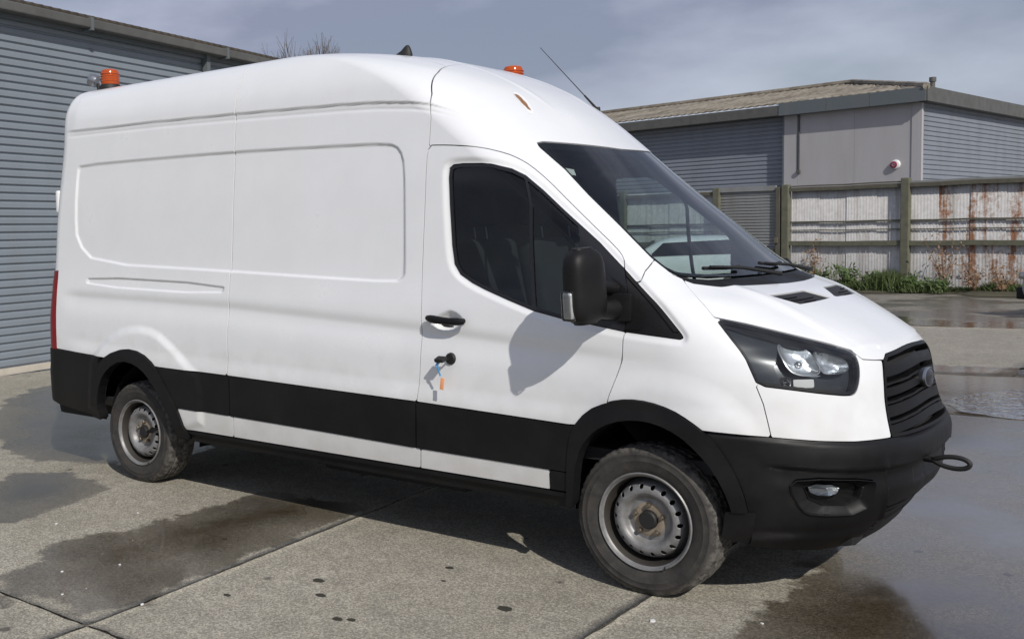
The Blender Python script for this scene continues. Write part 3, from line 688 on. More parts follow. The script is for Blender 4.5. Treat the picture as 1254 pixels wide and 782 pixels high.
# ================================================================== THE VAN (metres; front axle at x=0, forward +x, its right side at -y)
LV=np.array([
# zc    zs    w     xc    xf    p    xr     rr
[0.20, 0.20, 0.940, 0.02, 0.69, 2.6, -4.690, .10],
[0.30, 0.30, 0.985, 0.03, 0.82, 2.7, -4.720, .10],
[0.42, 0.42, 1.012, 0.05, 0.95, 2.8, -4.760, .11],
[0.55, 0.55, 1.024, 0.08, 1.005,2.9, -4.770, .11],
[0.70, 0.70, 1.030, 0.10, 1.015,2.9, -4.770, .11],
[0.78, 0.78, 1.032, 0.12, 0.985,2.9, -4.760, .11],
[0.90, 0.90, 1.034, 0.14, 0.945,2.9, -4.755, .11],
[1.03, 1.02, 1.034, 0.14, 0.920,2.9, -4.755, .11],
[1.13, 1.11, 1.032, 0.12, 0.882,2.8, -4.755, .11],
[1.19, 1.18, 1.028, 0.10, 0.800,2.7, -4.750, .11],
[1.26, 1.25, 1.022, 0.06, 0.690,2.7, -4.745, .11],
[1.32, 1.31, 1.016, 0.00, 0.580,2.8, -4.740, .11],
[1.38, 1.37, 1.008,-0.05, 0.450,3.0, -4.740, .11],
[1.44, 1.43, 1.000,-0.12, 0.290,3.0, -4.735, .11],
[1.54, 1.53, 0.990,-0.26, 0.130,2.9, -4.730, .11],
[1.75, 1.74, 0.975,-0.50,-0.130,2.8, -4.725, .11],
[2.00, 1.98, 0.958,-0.80,-0.420,2.6, -4.715, .12],
[2.20, 2.18, 0.938,-1.06,-0.635,2.5, -4.705, .13],
[2.39, 2.36, 0.920,-1.30,-0.850,2.5, -4.700, .14],
[2.54, 2.53, 0.900,-1.55,-1.080,2.5, -4.695, .12],
[2.65, 2.65, 0.865,-1.80,-1.320,2.5, -4.695, .10],
[2.74, 2.745,0.805,-2.10,-1.610,2.5, -4.69, .10],
[2.79, 2.795,0.735,-2.40,-1.90, 2.5, -4.68, .11],
[2.818,2.82, 0.630,-2.65,-2.15, 2.4, -4.665, .12],
[2.838,2.84, 0.450,-2.95,-2.50, 2.3, -4.64, .15],
[2.846,2.847,0.200,-3.20,-2.95, 2.0, -4.60, .12],
[2.848,2.848,0.000,-3.50,-3.45, 2.0, -4.50, .00],
])
def pchip(t,x,y):
    h=np.diff(x); d=np.diff(y)/h; m=np.zeros(len(x))
    for i in range(1,len(x)-1):
        if d[i-1]*d[i]>0:
            w1=2*h[i]+h[i-1];w2=h[i]+2*h[i-1]; m[i]=(w1+w2)/(w1/d[i-1]+w2/d[i])
    m[0]=d[0];m[-1]=d[-1]
    i=np.clip(np.searchsorted(x,t)-1,0,len(h)-1); s=(t-x[i])/h[i]
    return (y[i]*(2*s**3-3*s**2+1)+h[i]*m[i]*(s**3-2*s**2+s)+y[i+1]*(-2*s**3+3*s**2)+h[i]*m[i+1]*(s**3-s**2))
NF=190
def contour(row, xs_n=300):
    zc,zs,w,xc,xf,p,xr,rr=row
    # rear face, rear corner, side, front; returns (n,3) for right half (y<=0), from rear centre to front centre
    r=min(rr,w)
    yr=np.linspace(0,w-r,9)[:-1]; a=np.linspace(0,np.pi/2,9)
    X=[np.full(8,xr),xr+r-r*np.cos(a)]; Y=[yr,w-r+r*np.sin(a)]
    xs=np.linspace(xr+r,xc,xs_n)[1:-1]; X.append(xs);Y.append(np.full(len(xs),w))
    th=np.linspace(0,np.pi/2,1600); yy=w*np.cos(th)**(2/p) ; xx=xc+(xf-xc)*np.sin(th)
    L=np.concatenate([[0],np.cumsum(np.hypot(np.diff(xx),np.diff(yy)))])
    t=np.linspace(0,L[-1],NF); X.append(np.interp(t,L,xx));Y.append(np.interp(t,L,yy))
    X=np.concatenate(X);Y=np.concatenate(Y)
    # z blend between side and front
    k=np.concatenate([np.zeros(8+9+len(xs)),(np.linspace(0,1,NF))]); k=k*k*(3-2*k)
    Z=zs+(zc-zs)*k
    return np.stack([X,-Y,Z],1)
def grid(nv=400,xs_n=300):
    v=np.arange(len(LV)); # resample by profile length
    fine=np.linspace(0,len(LV)-1,4000)
    T=np.stack([pchip(fine,v.astype(float),LV[:,i]) for i in range(8)],1)
    # length measure combining side & front profile
    dl=np.maximum(np.hypot(np.diff(T[:,2]),np.diff(T[:,1])), np.hypot(np.diff(T[:,4]),np.diff(T[:,0]))*.8)
    L=np.concatenate([[0],np.cumsum(dl)]); tt=np.interp(np.linspace(0,L[-1],nv),L,fine)
    T=np.stack([pchip(tt,v.astype(float),LV[:,i]) for i in range(8)],1)
    return np.stack([contour(r,xs_n) for r in T])
G0 = grid(480, 430)
G0[:, -1, 1] = 0; G0[:, 0, 1] = 0
R_, C_ = G0.shape[:2]
def gnorm(X):
    du = np.gradient(X, axis=1); dv = np.gradient(X, axis=0)
    n = np.cross(du, dv); l = np.linalg.norm(n, axis=-1, keepdims=True); n = n/np.where(l < 1e-12, 1, l)
    n[(l < 1e-12)[..., 0]] = (0, 0, 1); n[-3:] = (0, 0, 1)
    return n
N0 = gnorm(G0)
if (N0[R_//3, C_//2]*np.array([0, -1, 0])).sum() < 0: N0 = -N0; FLIP = True
else: FLIP = False
N0[-3:] = (0, 0, 1)
N0[:, -1, 1] = 0; N0[:, 0, 1] = 0
X_, Y_, Z_ = G0[..., 0], np.abs(G0[..., 1]), G0[..., 2]
A_ = X_+1.035-Y_
COLI = np.broadcast_to(np.arange(C_), (R_, C_)); REARF = COLI < 9
A_ = np.where(COLI < 12, -5.2-.0*A_, A_)
idx = np.arange(R_*C_).reshape(R_, C_)
q00, q01, q11, q10 = idx[:-1, :-1].ravel(), idx[:-1, 1:].ravel(), idx[1:, 1:].ravel(), idx[1:, :-1].ravel()
TRI = np.concatenate([np.stack([q00, q01, q11], 1), np.stack([q00, q11, q10], 1)])
f = np.cross(G0.reshape(-1, 3)[TRI[:, 1]]-G0.reshape(-1, 3)[TRI[:, 0]], G0.reshape(-1, 3)[TRI[:, 2]]-G0.reshape(-1, 3)[TRI[:, 0]])
if (f*N0.reshape(-1, 3)[TRI[:, 0]]).sum() < 0: TRI = TRI[:, ::-1].copy()

# outlines on the body, (a, z): a runs along the side as x and on round the front corner
O = dict(
door=[(-1.142, 2.168), (-1.163, 2.073), (-1.184, 1.812), (-1.211, 1.499), (-1.236, 1.187), (-1.244, .999), (-1.254, .88), (-1.262, .789), (-1.262, .726), (-1.255, .664), (-1.236, .521), (-1.219, .446), (-.803, .445), (-.443, .443), (-.360, .443), (-.355, .56), (-.30, .70), (-.167, .827), (-.15, .918), (-.129, .973), (-.083, 1.102), (-.069, 1.23), (-.035, 1.46), (-.017, 1.528), (-.006, 1.572), (-.037, 1.618), (-.14, 1.713), (-.263, 1.833), (-.38, 1.953), (-.482, 2.034), (-.56, 2.073), (-.639, 2.101), (-.801, 2.136), (-.958, 2.155), (-1.06, 2.164)],
window=[(-1.029, 1.99), (-1.021, 2.039), (-.994, 2.057), (-.937, 2.06), (-.755, 2.051), (-.618, 2.025), (-.53, 1.989), (-.43, 1.911), (-.331, 1.819), (-.28, 1.774), (-.135, 1.65), (-.02, 1.528), (.102, 1.380), (.166, 1.300), (.215, 1.235), (.222, 1.221), (.204, 1.213), (.076, 1.222), (-.066, 1.234), (-.248, 1.262), (-.377, 1.279), (-.546, 1.314), (-.7, 1.366), (-.836, 1.416), (-.905, 1.446), (-.974, 1.487), (-1.008, 1.539), (-1.02, 1.633), (-1.028, 1.851)],
recess=[(-4.285, 2.234), (-3.515, 2.234), (-2.667, 2.23), (-1.747, 2.208), (-1.408, 2.196), (-1.341, 2.165), (-1.314, 2.077), (-1.323, 1.771), (-1.332, 1.498), (-1.345, 1.462), (-1.397, 1.439), (-1.899, 1.454), (-2.718, 1.484), (-4.115, 1.527), (-4.339, 1.675), (-4.353, 1.895), (-4.317, 2.204)],
slot=[(-4.205, 1.433), (-2.765, 1.401), (-2.797, 1.334), (-4.23, 1.366)],
rarch_o=[(-4.172, .40), (-4.173, .52), (-4.165, .649), (-4.088, .79), (-3.953, .893), (-3.77, .944), (-3.587, .928), (-3.426, .848), (-3.32, .717), (-3.214, .58), (-3.147, .449), (-3.11, .36)],
rarch_i=[(-4.06, .30), (-4.075, .44), (-4.085, .56), (-4.045, .69), (-3.95, .795), (-3.79, .862), (-3.635, .845), (-3.51, .78), (-3.394, .652), (-3.284, .513), (-3.225, .395), (-3.19, .30)],
farch_o=[(-.352, .33), (-.352, .449), (-.356, .611), (-.335, .753), (-.256, .856), (-.144, .906), (-.048, .926), (.055, .923), (.16, .898), (.25, .856), (.335, .805), (.416, .726), (.49, .621), (.544, .513), (.58, .40)],
farch_i=[(-.312, .25), (-.316, .40), (-.312, .564), (-.284, .675), (-.213, .762), (-.117, .817), (-.008, .838), (.095, .832), (.2, .794), (.294, .723), (.378, .639), (.454, .518), (.483, .44), (.50, .25)],
headlight=[(.424, 1.305), (.471, 1.23), (.535, 1.149), (.562, 1.084), (.592, 1.022), (.764, 1.007), (.985, .984), (1.167, .968), (1.215, .978), (1.25, 1.032), (1.268, 1.086), (1.268, 1.125), (1.248, 1.152), (1.127, 1.18), (.77, 1.246), (.602, 1.277)],
fog_o=[(.761, .581), (.819, .627), (1.293, .609), (1.308, .57), (1.254, .456), (.925, .46), (.845, .484)],
fog_f=[(.84, .604), (1.255, .592), (1.222, .482), (.915, .492)],
fog_l=[(.885, .587), (1.105, .578), (1.075, .527), (.922, .534)],
flare=[(-4.2, .40), (-4.16, .80), (-4.10, .90), (-3.908, 1.028), (-3.677, 1.084), (-3.459, 1.067), (-3.294, .978), (-3.12, .86), (-3.0, .80), (-3.0, .4)],
bowl=[(-1.159, 1.242), (-1.139, 1.20), (-1.077, 1.186), (-1.014, 1.197), (-.951, 1.234), (-.985, 1.278), (-1.03, 1.298), (-1.067, 1.288)],
ws=[(2.2, 2.146), (.444, 2.148), (-.022, 2.159), (-.325, 2.166), (-.383, 2.158), (-.375, 2.135), (-.225, 2.012), (-.11, 1.877), (.053, 1.711), (.186, 1.571), (.291, 1.49), (.407, 1.448), (.604, 1.426), (.91, 1.419), (1.269, 1.413), (2.2, 1.413)],
)
def L(pts): a = np.array(pts); return lambda x: np.interp(x, a[:, 0], a[:, 1])
strip_top = L([(-4.7, .895), (-4.05, .868), (-3.376, .841), (-2.711, .831), (-1.92, .815), (-1.25, .803), (-.355, .776), (.307, .818), (.493, .81), (.664, .80), (.931, .784), (1.178, .774), (1.468, .772), (1.6, .768), (2.1, .765)])
strip_bot = L([(-3.25, .585), (-2.68, .577), (-1.925, .566), (-1.236, .552), (-.30, .542)])
shoulder = L([(-4.447, 1.276), (-3.539, 1.261), (-2.747, 1.244), (-1.784, 1.20), (-1.242, 1.174), (-.699, 1.135), (-.12, 1.099), (.4, 1.09)])
groove = L([(-4.4, 2.486), (-3.423, 2.478), (-2.635, 2.462), (-1.738, 2.438), (-1.48, 2.426), (-1.25, 2.405), (-1.119, 2.383), (-.968, 2.345), (-.87, 2.303)])
bonnet_z = L([(.352, 1.44), (.372, 1.384), (.424, 1.307), (.602, 1.280), (.77, 1.249), (1.127, 1.183), (1.254, 1.152), (1.284, 1.130), (1.311, 1.115), (1.41, 1.106), (1.508, 1.100), (1.55, 1.122), (1.815, 1.133), (2.2, 1.138)])
def gz(a): return a
S = {k: sdpoly(smooth_poly(v, 1) if k not in ('ws',) else v, A_, Z_) for k, v in O.items()}
S['window_s'] = sdpoly(O['window'], A_, Z_)
xm = -2.752+0*Z_                                              # seam between the two cargo panels
xd_poly = np.array([(1.9, -1.235), (2.17, -1.235), (2.315, -1.232), (2.44, -1.26), (2.586, -1.338), (2.72, -1.45), (2.85, -1.62)])
xd = np.interp(Z_, xd_poly[:, 0], xd_poly[:, 1])
# pressed features of the panels, metres outwards
D = np.zeros((R_, C_))
D -= .011*sstep(.006, -.007, S['recess'])
gl = Z_-groove(A_); fade = sstep(-.87, -1.2, A_)*sstep(-4.62, -4.45, X_)
D += fade*.011*sstep(-.002, .007, gl)*sstep(.34, .06, gl)
D -= fade*.0035*np.exp(-((gl+.032)/.008)**2)
D -= .011*sstep(.004, -.007, S['slot'])
sh = Z_-shoulder(A_); sf = sstep(.35, -.5, A_)*sstep(-4.6, -4.35, X_)
D -= sf*.013*np.where(sh > 0, np.exp(-(sh/.042)**2), np.exp(-(sh/.085)**2))
low = sstep(strip_top(A_)+.11, strip_top(A_)+.0, Z_)*sstep(1.0, .3, A_)*sstep(-4.6, -4.3, X_)
D += .012*low
D += .018*sstep(.035, -.03, S['flare'])
rf = np.hypot(A_-.10, Z_-.36); D += .012*sstep(.72, .60, rf)*sstep(-.3, -.1, A_)*sstep(.75, .5, A_)
D -= .012*sstep(.036, .004, S['window'])*(A_ < .3)
D -= .030*sstep(.004, -.022, S['bowl'])
bn = (Z_ > 1.15)*(X_ > .1)*(X_ < .95)*(Z_ < 1.46)*(A_ > .3)
yc = np.interp(X_, [.1, .9], [.70, .48]); D += bn*.010*sstep(.05, -.05, Y_-yc)*sstep(.15, .35, X_)*sstep(.92, .80, X_)
D += .004*np.exp(-((Y_-.30)/.025)**2)*sstep(-.80, -1.0, X_)*sstep(-1.9, -1.6, X_)*(Z_ > 2.25)
D += bn*.004*np.exp(-((Y_-.62+.1*X_)/.03)**2)
# light panel unevenness of a working van
def wob(s, a): 
    r = np.random.default_rng(s); o = 0
    for _ in range(5): kx, kz, ph = r.uniform(.6, 3.2), r.uniform(.8, 4.), r.uniform(0, 6.3); o = o+np.sin(kx*X_+kz*Z_+ph)
    return a*o
D += wob(3, .00012)*(COLI > 12)
VAN = thing('van', 'white high-roof panel van with black lower trim parked on the concrete yard', 'van')
gN = None
def disp_normals(Dd):
    Xd = G0+N0*Dd[..., None]; n = gnorm(Xd)
    if FLIP: n = -n
    n[-4:] = (0, 0, 1); n[:, -1] = n[:, -2]; n[:, -1, 1] = 0; n[:, 0] = n[:, 1]; n[:, 0, 1] = 0
    n /= np.maximum(np.linalg.norm(n, axis=-1, keepdims=True), 1e-9)
    return Xd, n
XB, NB = disp_normals(D)
def mirror_mesh(V, F, N):
    m = np.array([1, -1, 1]); return V*m, [f[:, ::-1].copy() for f in F], N*m
def panel(name, sd, mat, parent=None, off=0., flange=.02, gap=.0029, half='RL', Dx=None, thick=True):
    """a body panel: the part of the shell where sd<0, with returned edges. half: R, L, RL (two objects) or W (one, welded on the centre line)"""
    if Dx is None: X, Nn = XB, NB
    else: X, Nn = disp_normals(Dx)
    X = (X+N0*off).reshape(-1, 3); Nn = Nn.reshape(-1, 3); sdf = (sd+gap).ravel()
    ia, ib, t, T = marching(sdf, TRI)
    if len(T) == 0: print('EMPTY', name); return None
    V = X[ia]*(1-t[:, None])+X[ib]*t[:, None]; N = Nn[ia]*(1-t[:, None])+Nn[ib]*t[:, None]
    ar = np.linalg.norm(np.cross(V[T[:, 1]]-V[T[:, 0]], V[T[:, 2]]-V[T[:, 0]]), axis=1); T = T[ar > 1e-10]
    N /= np.maximum(np.linalg.norm(N, axis=1, keepdims=True), 1e-9)
    F = [T]
    if flange:
        E = np.concatenate([T[:, [0, 1]], T[:, [1, 2]], T[:, [2, 0]]]); key = np.sort(E, 1); kk = key[:, 0].astype(np.int64)*len(V)+key[:, 1]
        u, first, cnt = np.unique(kk, return_index=True, return_counts=True); B = E[first[cnt == 1]]
        if half == 'W': B = B[~((np.abs(V[B[:, 0], 1]) < 1e-5) & (np.abs(V[B[:, 1], 1]) < 1e-5))]
        B = B[(V[B[:, 0]] != V[B[:, 1]]).any(1)]
        if len(B):
            bv = np.unique(B); rm = np.full(len(V), -1); rm[bv] = np.arange(len(bv)); n0 = len(V); nb = len(bv)
            ed = V[B[:, 1]]-V[B[:, 0]]; en = np.cross(ed, N[B[:, 0]]); ne = np.zeros((len(V), 3))
            np.add.at(ne, B[:, 0], en); np.add.at(ne, B[:, 1], en); ne = ne[bv]; ne /= np.maximum(np.linalg.norm(ne, axis=1, keepdims=True), 1e-9)
            top = V[bv]-N[bv]*0.; bot = V[bv]-N[bv]*flange
            # a small rolled edge
            V = np.concatenate([V, top, bot]); N = np.concatenate([N, ne, ne])
            b0, b1 = rm[B[:, 0]], rm[B[:, 1]]
            F.append(np.stack([n0+b1, n0+b0, n0+nb+b0, n0+nb+b1], 1))
    par = parent if isinstance(parent, (list, tuple)) else (parent or VAN, parent or VAN)
    if half == 'W':
        Vm, Fm, Nm = mirror_mesh(V, F, N); n = len(V); mp_ = np.arange(n)+n
        c = np.abs(V[:, 1]) < 1e-5; mp_[c] = np.arange(n)[c]
        VV = np.concatenate([V, Vm]); NN = np.concatenate([N, Nm]); FF = [np.concatenate([f, mp_[g]]) for f, g in zip(F, Fm)]
        used = np.unique(np.concatenate([q.ravel() for q in FF])); rm = np.full(len(VV), -1); rm[used] = np.arange(len(used))
        return raw(name, VV[used], [rm[q] for q in FF], mat, par[0], True, NN[used])
    out = []
    if 'R' in half: out.append(raw(name, V, F, mat, par[0], True, N))
    if 'L' in half:
        Vm, Fm, Nm = mirror_mesh(V, F, N); out.append(raw(name, Vm, Fm, mat, par[1], True, Nm))
    return out
Gf, Nf = XB.reshape(-1, 3), NB.reshape(-1, 3)
Af, Zf = A_.ravel(), Z_.ravel()
def at(a, z, off=0., nrm=False, base=False):
    """point of the right flank at outline coordinates (a, z)"""
    i = int(np.argmin((Af-a)**2+(Zf-z)**2)); r, c = i//C_, i % C_; r = min(max(r, 1), R_-2); c = min(max(c, 13), C_-2)
    J = np.array([[A_[r+1, c]-A_[r-1, c], A_[r, c+1]-A_[r, c-1]], [Z_[r+1, c]-Z_[r-1, c], Z_[r, c+1]-Z_[r, c-1]]])/2
    s_ = np.clip(np.linalg.solve(J, np.array([a-A_[r, c], z-Z_[r, c]])), -2, 2)
    XX = G0 if base else XB; NN = N0 if base else NB
    p = XX[r, c]+s_[0]*(XX[r+1, c]-XX[r-1, c])/2+s_[1]*(XX[r, c+1]-XX[r, c-1])/2; n = NN[r, c]
    p = p+N0[r, c]*off
    return (Vector(p), Vector(n)) if nrm else Vector(p)
mx_, mn_ = np.maximum, np.minimum
def loft(name, rings, mat, parent, close=False, n=64, R=4):
    """crisp moulded ring between outlines at different depths; rings: (polygon, offset)"""
    out = []
    pts = []
    for poly, off in rings:
        q = smooth_poly(poly, R) if R else np.array(poly, float)
        seg = np.linalg.norm(np.roll(q, -1, 0)-q, axis=1); cum = np.concatenate([[0], np.cumsum(seg)]); qq = np.concatenate([q, q[:1]])
        t = np.linspace(0, cum[-1], n, endpoint=False); q = np.stack([np.interp(t, cum, qq[:, 0]), np.interp(t, cum, qq[:, 1])], 1)
        if pts: k0 = int(np.argmin(((q-q0[0])**2).sum(1))); q = np.roll(q, -k0, 0)
        q0 = q; pts.append([at(a, z, off, base=True) for a, z in q])
    for sg, par in zip((1, -1), parent if isinstance(parent, (list, tuple)) else (parent, parent)):
        b = MB(); rr = [[b.bm.verts.new((p.x, p.y*sg, p.z)) for p in r] for r in pts]
        for A, B in zip(rr, rr[1:]):
            for k in range(n): b.bm.faces.new((A[k], A[(k+1) % n], B[(k+1) % n], B[k]))
        if close:
            c = b.bm.verts.new(sum((v.co for v in rr[-1]), Vector())/n)
            for k in range(n): b.bm.faces.new((rr[-1][k], rr[-1][(k+1) % n], c))
        out.append(b.build(name, mat, par, True, None, 28))
    return out
def grow(poly, f, dz=0):
    p = np.array(poly); c = p.mean(0); return c+(p-c)*f+np.array([0, dz])
above = strip_top(A_)-Z_                                     # <0 above the black band
below = -above
REAR = np.where(REARF, 1., -1.)
onside = mx_(-4.80-X_, np.where(REARF, .80-Y_, -1.)) 
not_r = -S['rarch_o']; not_f = -S['farch_o']
is_front = A_ > -.2
roofcut = mx_(.56-Y_, -1.)*(Z_ > 2.6)+(-1.)*(Z_ <= 2.6)
tail = mx_(mx_(X_+4.615, .875-Z_), mx_(Z_-1.468, .84-Y_))
rd = mx_(Y_-.838, mx_(.60-Z_, Z_-2.62)); rd = np.where(COLI < 12, rd, 1.)
# ---- cargo body
q = mx_(mx_(X_-xm+.0022, above), mx_(not_r, onside)); q = mx_(q, mx_(-tail, -rd)); q = mx_(q, roofcut)
panel('rear_side_panel', q, 'paint')
q = mx_(mx_(xm-X_+.0022, X_-np.where(Z_ > 2.16, xd, 9.)), mx_(above, roofcut)); q = mx_(q, mx_(-S['door'], np.where(Z_ < 2.19, A_+1.10, -1.)))
panel('side_panel', q, 'paint')
panel('roof', mx_(mx_(Y_-.56, 2.6-Z_), mx_(X_-xd, -4.9-X_)), 'paint', half='W')
# ---- cab shell: roof cap and pillars
pill = L([(-.2, 1.44), (.058, 1.468), (.105, 1.508), (.191, 1.551), (.25, 1.58)])
q = mx_(xd-X_, -S['door']); q = mx_(q, -S['window_s']); q = mx_(q, -S['ws']-.0); q = mx_(q, np.where(Z_ > 2.17, -1., -A_-1.139)); q = mx_(q, pill(A_)-Z_); q = mx_(q, np.where(A_ > .24, 1.9-Z_, -1.))
panel('cab_shell', q, 'paint', half='W')
# ---- doors
doors = panel('cab_door', mx_(mx_(S['door'], -S['window_s']), mx_(np.where((Z_ < strip_top(A_)) & (Z_ > .30), strip_bot(A_)-Z_*0-.0+0, -1)*0-1, -1)) if False else mx_(mx_(S['door'], -S['window_s']), above), 'paint')
DR, DL = doors
sill_rng = mx_(.443-Z_, Z_-strip_bot(A_))
sill_end = np.interp(Z_, [.44, .56], [-.445, -.455])
panel('sill_panel', mx_(mx_(sill_rng, S['door']-.03), mx_(A_-sill_end, -1.236-A_)), 'paint', (DR, DL))
panel('rub_strip', mx_(mx_(mx_(strip_bot(A_)-Z_, below), mx_(-1.262-A_, A_+.27)), not_f), 'plastic', (DR, DL), off=.007)
panel('rub_strip', mx_(mx_(mx_(.445-Z_, Z_-strip_bot(A_)), mx_(sill_end+.002-A_, A_+.27)), not_f), 'plastic', (DR, DL), off=.005)
panel('rub_strip', mx_(mx_(strip_bot(A_)-Z_, below), mx_(-2.725-A_, A_+1.264)), 'plastic', off=.007)
panel('rub_strip', mx_(mx_(mx_(strip_bot(A_)-Z_, below), mx_(-3.6-A_, A_+2.727)), not_r), 'plastic', off=.007)
panel('sill_panel', mx_(sill_rng, mx_(-2.70-A_, A_+1.238)), 'paint')
panel('sill_panel', mx_(mx_(sill_rng, mx_(-3.6-A_, A_+2.702)), not_r), 'paint')
panel('side_skirt', mx_(mx_(mx_(.362-Z_, Z_-.441), mx_(-3.6-A_, A_+.29)), mx_(not_r, not_f)), 'plastic', off=-.012, flange=.06)
panel('side_skirt_lip', mx_(mx_(.415-Z_, Z_-.441), mx_(mx_(-3.6-A_, A_+.30), mx_(not_r, not_f))), 'plastic', off=.004, flange=.03)
# ---- black arches and rear bumper
panel('wheel_arch_trim', mx_(mx_(S['rarch_o'], -S['rarch_i']), .385-Z_+.0*A_), 'plastic', off=.014, flange=.07, gap=.0)
panel('wheel_arch_trim', mx_(mx_(S['farch_o'], -S['farch_i']), np.where(A_ < .1, .372-Z_, .47-Z_)), 'plastic', off=.014, flange=.07, gap=.0)
botr = L([(-5.3, .52), (-4.70, .505), (-4.6, .475), (-4.23, .445), (-4.0, .43)])
q = mx_(mx_(below, botr(A_)-Z_), mx_(A_+4.05, not_r)); q = np.where(COLI < 12, mx_(below, .52-Z_), q)
panel('rear_bumper', q, 'plastic', off=.012, half='W', flange=.05)
panel('tail_light', tail, 'red', off=.006)
panel('rear_door', mx_(rd, -tail+.001), 'paint', off=-.004)
# ---- front wing, front panel, bonnet
fs = L([(1.02, .585), (.941, .624), (.80, .664)])
fsx = np.interp(Z_, [.80, .941, 1.02], [.664, .624, .585])
dfront = np.interp(Z_, [.776, .827, .918, .973, 1.102, 1.23, 1.46, 1.528], [-.19, -.167, -.15, -.129, -.083, -.069, -.035, -.017])
q = mx_(mx_(above, not_f), -S['window_s']); q = mx_(q, mx_(-S['door'], -.30-A_)); q = mx_(q, -S['headlight']); q = mx_(q, Z_-pill(A_)); q = mx_(q, A_-np.where(Z_ < 1.02, fsx, .60)); q = mx_(q, np.where(A_ > .350, Z_-bonnet_z(A_), -1.)); q = mx_(q, -S['ws']); q = mx_(q, -(mx_(dfront-A_, -1.)*-1) if False else dfront-A_)
panel('front_wing', q, 'paint')
ge = np.interp(Z_, [.765, .844, .944, 1.031, 1.099, 1.122], [1.465, 1.459, 1.458, 1.468, 1.490, 1.53])
q = mx_(mx_(above, -S['headlight']), mx_(fsx-A_, A_-ge)); q = mx_(q, mx_(Z_-bonnet_z(A_), Z_-1.16))
panel('front_panel', q, 'paint')
cow = L([(.2, 1.54), (.33, 1.487), (.371, 1.481), (.561, 1.469), (.871, 1.468), (1.257, 1.466), (2.2, 1.466)])
cowl_b = L([(.30, 1.486), (.352, 1.464), (.407, 1.448), (.604, 1.428), (.91, 1.420), (1.269, 1.414), (2.2, 1.413)])
V1 = sdpoly([(.412, .532), (.451, .152), (.534, .043), (.516, .444)], X_, Y_) if False else sdpoly([(.914, 1.376), (1.334, 1.379), (1.526, 1.342), (1.108, 1.335)], A_, Z_)
V1 = np.where((Z_ > 1.2), V1, 1.)
q = mx_(mx_(bonnet_z(A_)-Z_, Z_-cowl_b(A_)), mx_(.350-A_, -V1)); q = mx_(q, np.where(Z_ > 1.30, -S['headlight'], -1.))
panel('bonnet', q, 'paint', half='W', gap=.0018)
for o_ in panel('bonnet_vent', V1, 'black', off=-.006, flange=.02, gap=-.0005): pass
for k in range(3):
    zz = 1.343+.0092*k; panel('vent_slat', mx_(V1+.004, np.abs(Z_-zz)-.0014), 'plastic', off=.0, flange=.006, gap=0)
# ---- windscreen and cowl
wsg = mx_(S['ws'], cow(A_)-Z_)
panel('cowl', mx_(mx_(S['ws'], Z_-cow(A_)), -1.), 'plastic', off=-.008, half='W', flange=.03)
SWS = panel('windscreen', wsg, 'glass', off=-.003, half='W', flange=.006, gap=.003)
band = mx_(wsg+.004, -(wsg+np.where(Z_ > 2.05, .035, .020)))
panel('windscreen_surround', band, 'gloss', SWS, off=-.007, half='W', flange=.004, gap=0)
# ---- side windows
wi = S['window_s']; bar = np.interp(Z_, [1.31, 1.338, 1.675, 1.976, 2.02], [-.544, -.545, -.547, -.535, -.530])
sail = np.interp(Z_, [1.26, 1.516, 1.81], [-.32, -.29, -.24])
mg = mx_(wi+.018, A_-(bar-.008)); qg = mx_(wi+.016, mx_(bar+.010-A_, A_-sail))
panel('window_frame', mx_(mx_(wi+.0012, -mg), mx_(-qg, A_-dfront+.002)), 'gloss', (DR, DL), off=-.004, flange=.015, gap=0)
wn_ = panel('side_window', mg, 'sideglass', (DR, DL), off=-.012, flange=.005, gap=-.004)
qn_ = panel('quarter_window', qg, 'sideglass', (DR, DL), off=-.010, flange=.005, gap=-.004)
sl_ = mx_(mx_(wi+.0012, dfront+.0022-A_), -1.)
panel('sail_panel', sl_, 'plastic', off=-.003, flange=.02, gap=0)
# raised lip along the front edge of the sail panel
panel('sail_edge', mx_(mx_(wi+.001, -(wi+.024)), mx_(dfront+.003-A_, 1.245-Z_)), 'plastic', off=.004, flange=.02, gap=0)
# ---- headlights
hl = panel('headlight', S['headlight'], 'lens', off=.001, flange=.004)
panel('lamp_housing', S['headlight']+.003, 'housing', hl, off=-.055, flange=-.050, gap=0)
panel('lamp_bezel', mx_(S['headlight']+.002, -(S['headlight']+.016)), 'gloss', hl, off=-.004, flange=.02, gap=0)
brow = mx_(S['headlight']+.008, np.interp(A_, [.42, .60, .77, 1.127, 1.25], [1.28, 1.235, 1.20, 1.145, 1.115])-Z_)
panel('lamp_brow', brow, 'gloss', hl, off=-.010, flange=.03, gap=0)
panel('side_fin', mx_(S['headlight']+.01, A_-np.interp(Z_, [1.0, 1.1, 1.25], [.74, .70, .80])), 'housing', hl, off=-.016, flange=.03, gap=0)
def mbow(a, z, r, depth, mat, name, off=-.012, sq=1., tilt=0.):
    for sgn, par in ((1, hl[0]), (-1, hl[1])):
        p, n = at(a, z, off, True); d = Vector((.93, -.36, .05)).normalized()
        b = MB(); prof = [(r, 0), (r*.97, -depth*.12), (r*.8, -depth*.5), (r*.5, -depth*.85), (r*.16, -depth), (.001, -depth)]
        b.lathe([(x, y) for x, y in prof], 28, 'y')
        Mx = Matrix.Translation(p) @ Vector((0, 1, 0)).rotation_difference(d).to_matrix().to_4x4() @ Matrix.Diagonal((1, 1, sq, 1))
        if sgn < 0: Mx = Matrix.Diagonal((1, -1, 1, 1)) @ Mx
        b.build(name, mat, par, True, Mx)
        b = MB(); b.lathe([(r*1.0, .004), (r*1.09, .006), (r*1.09, -.02), (r*1.0, -.012)], 28, 'y', close=True); b.build('bezel', 'silver', par, True, Mx)
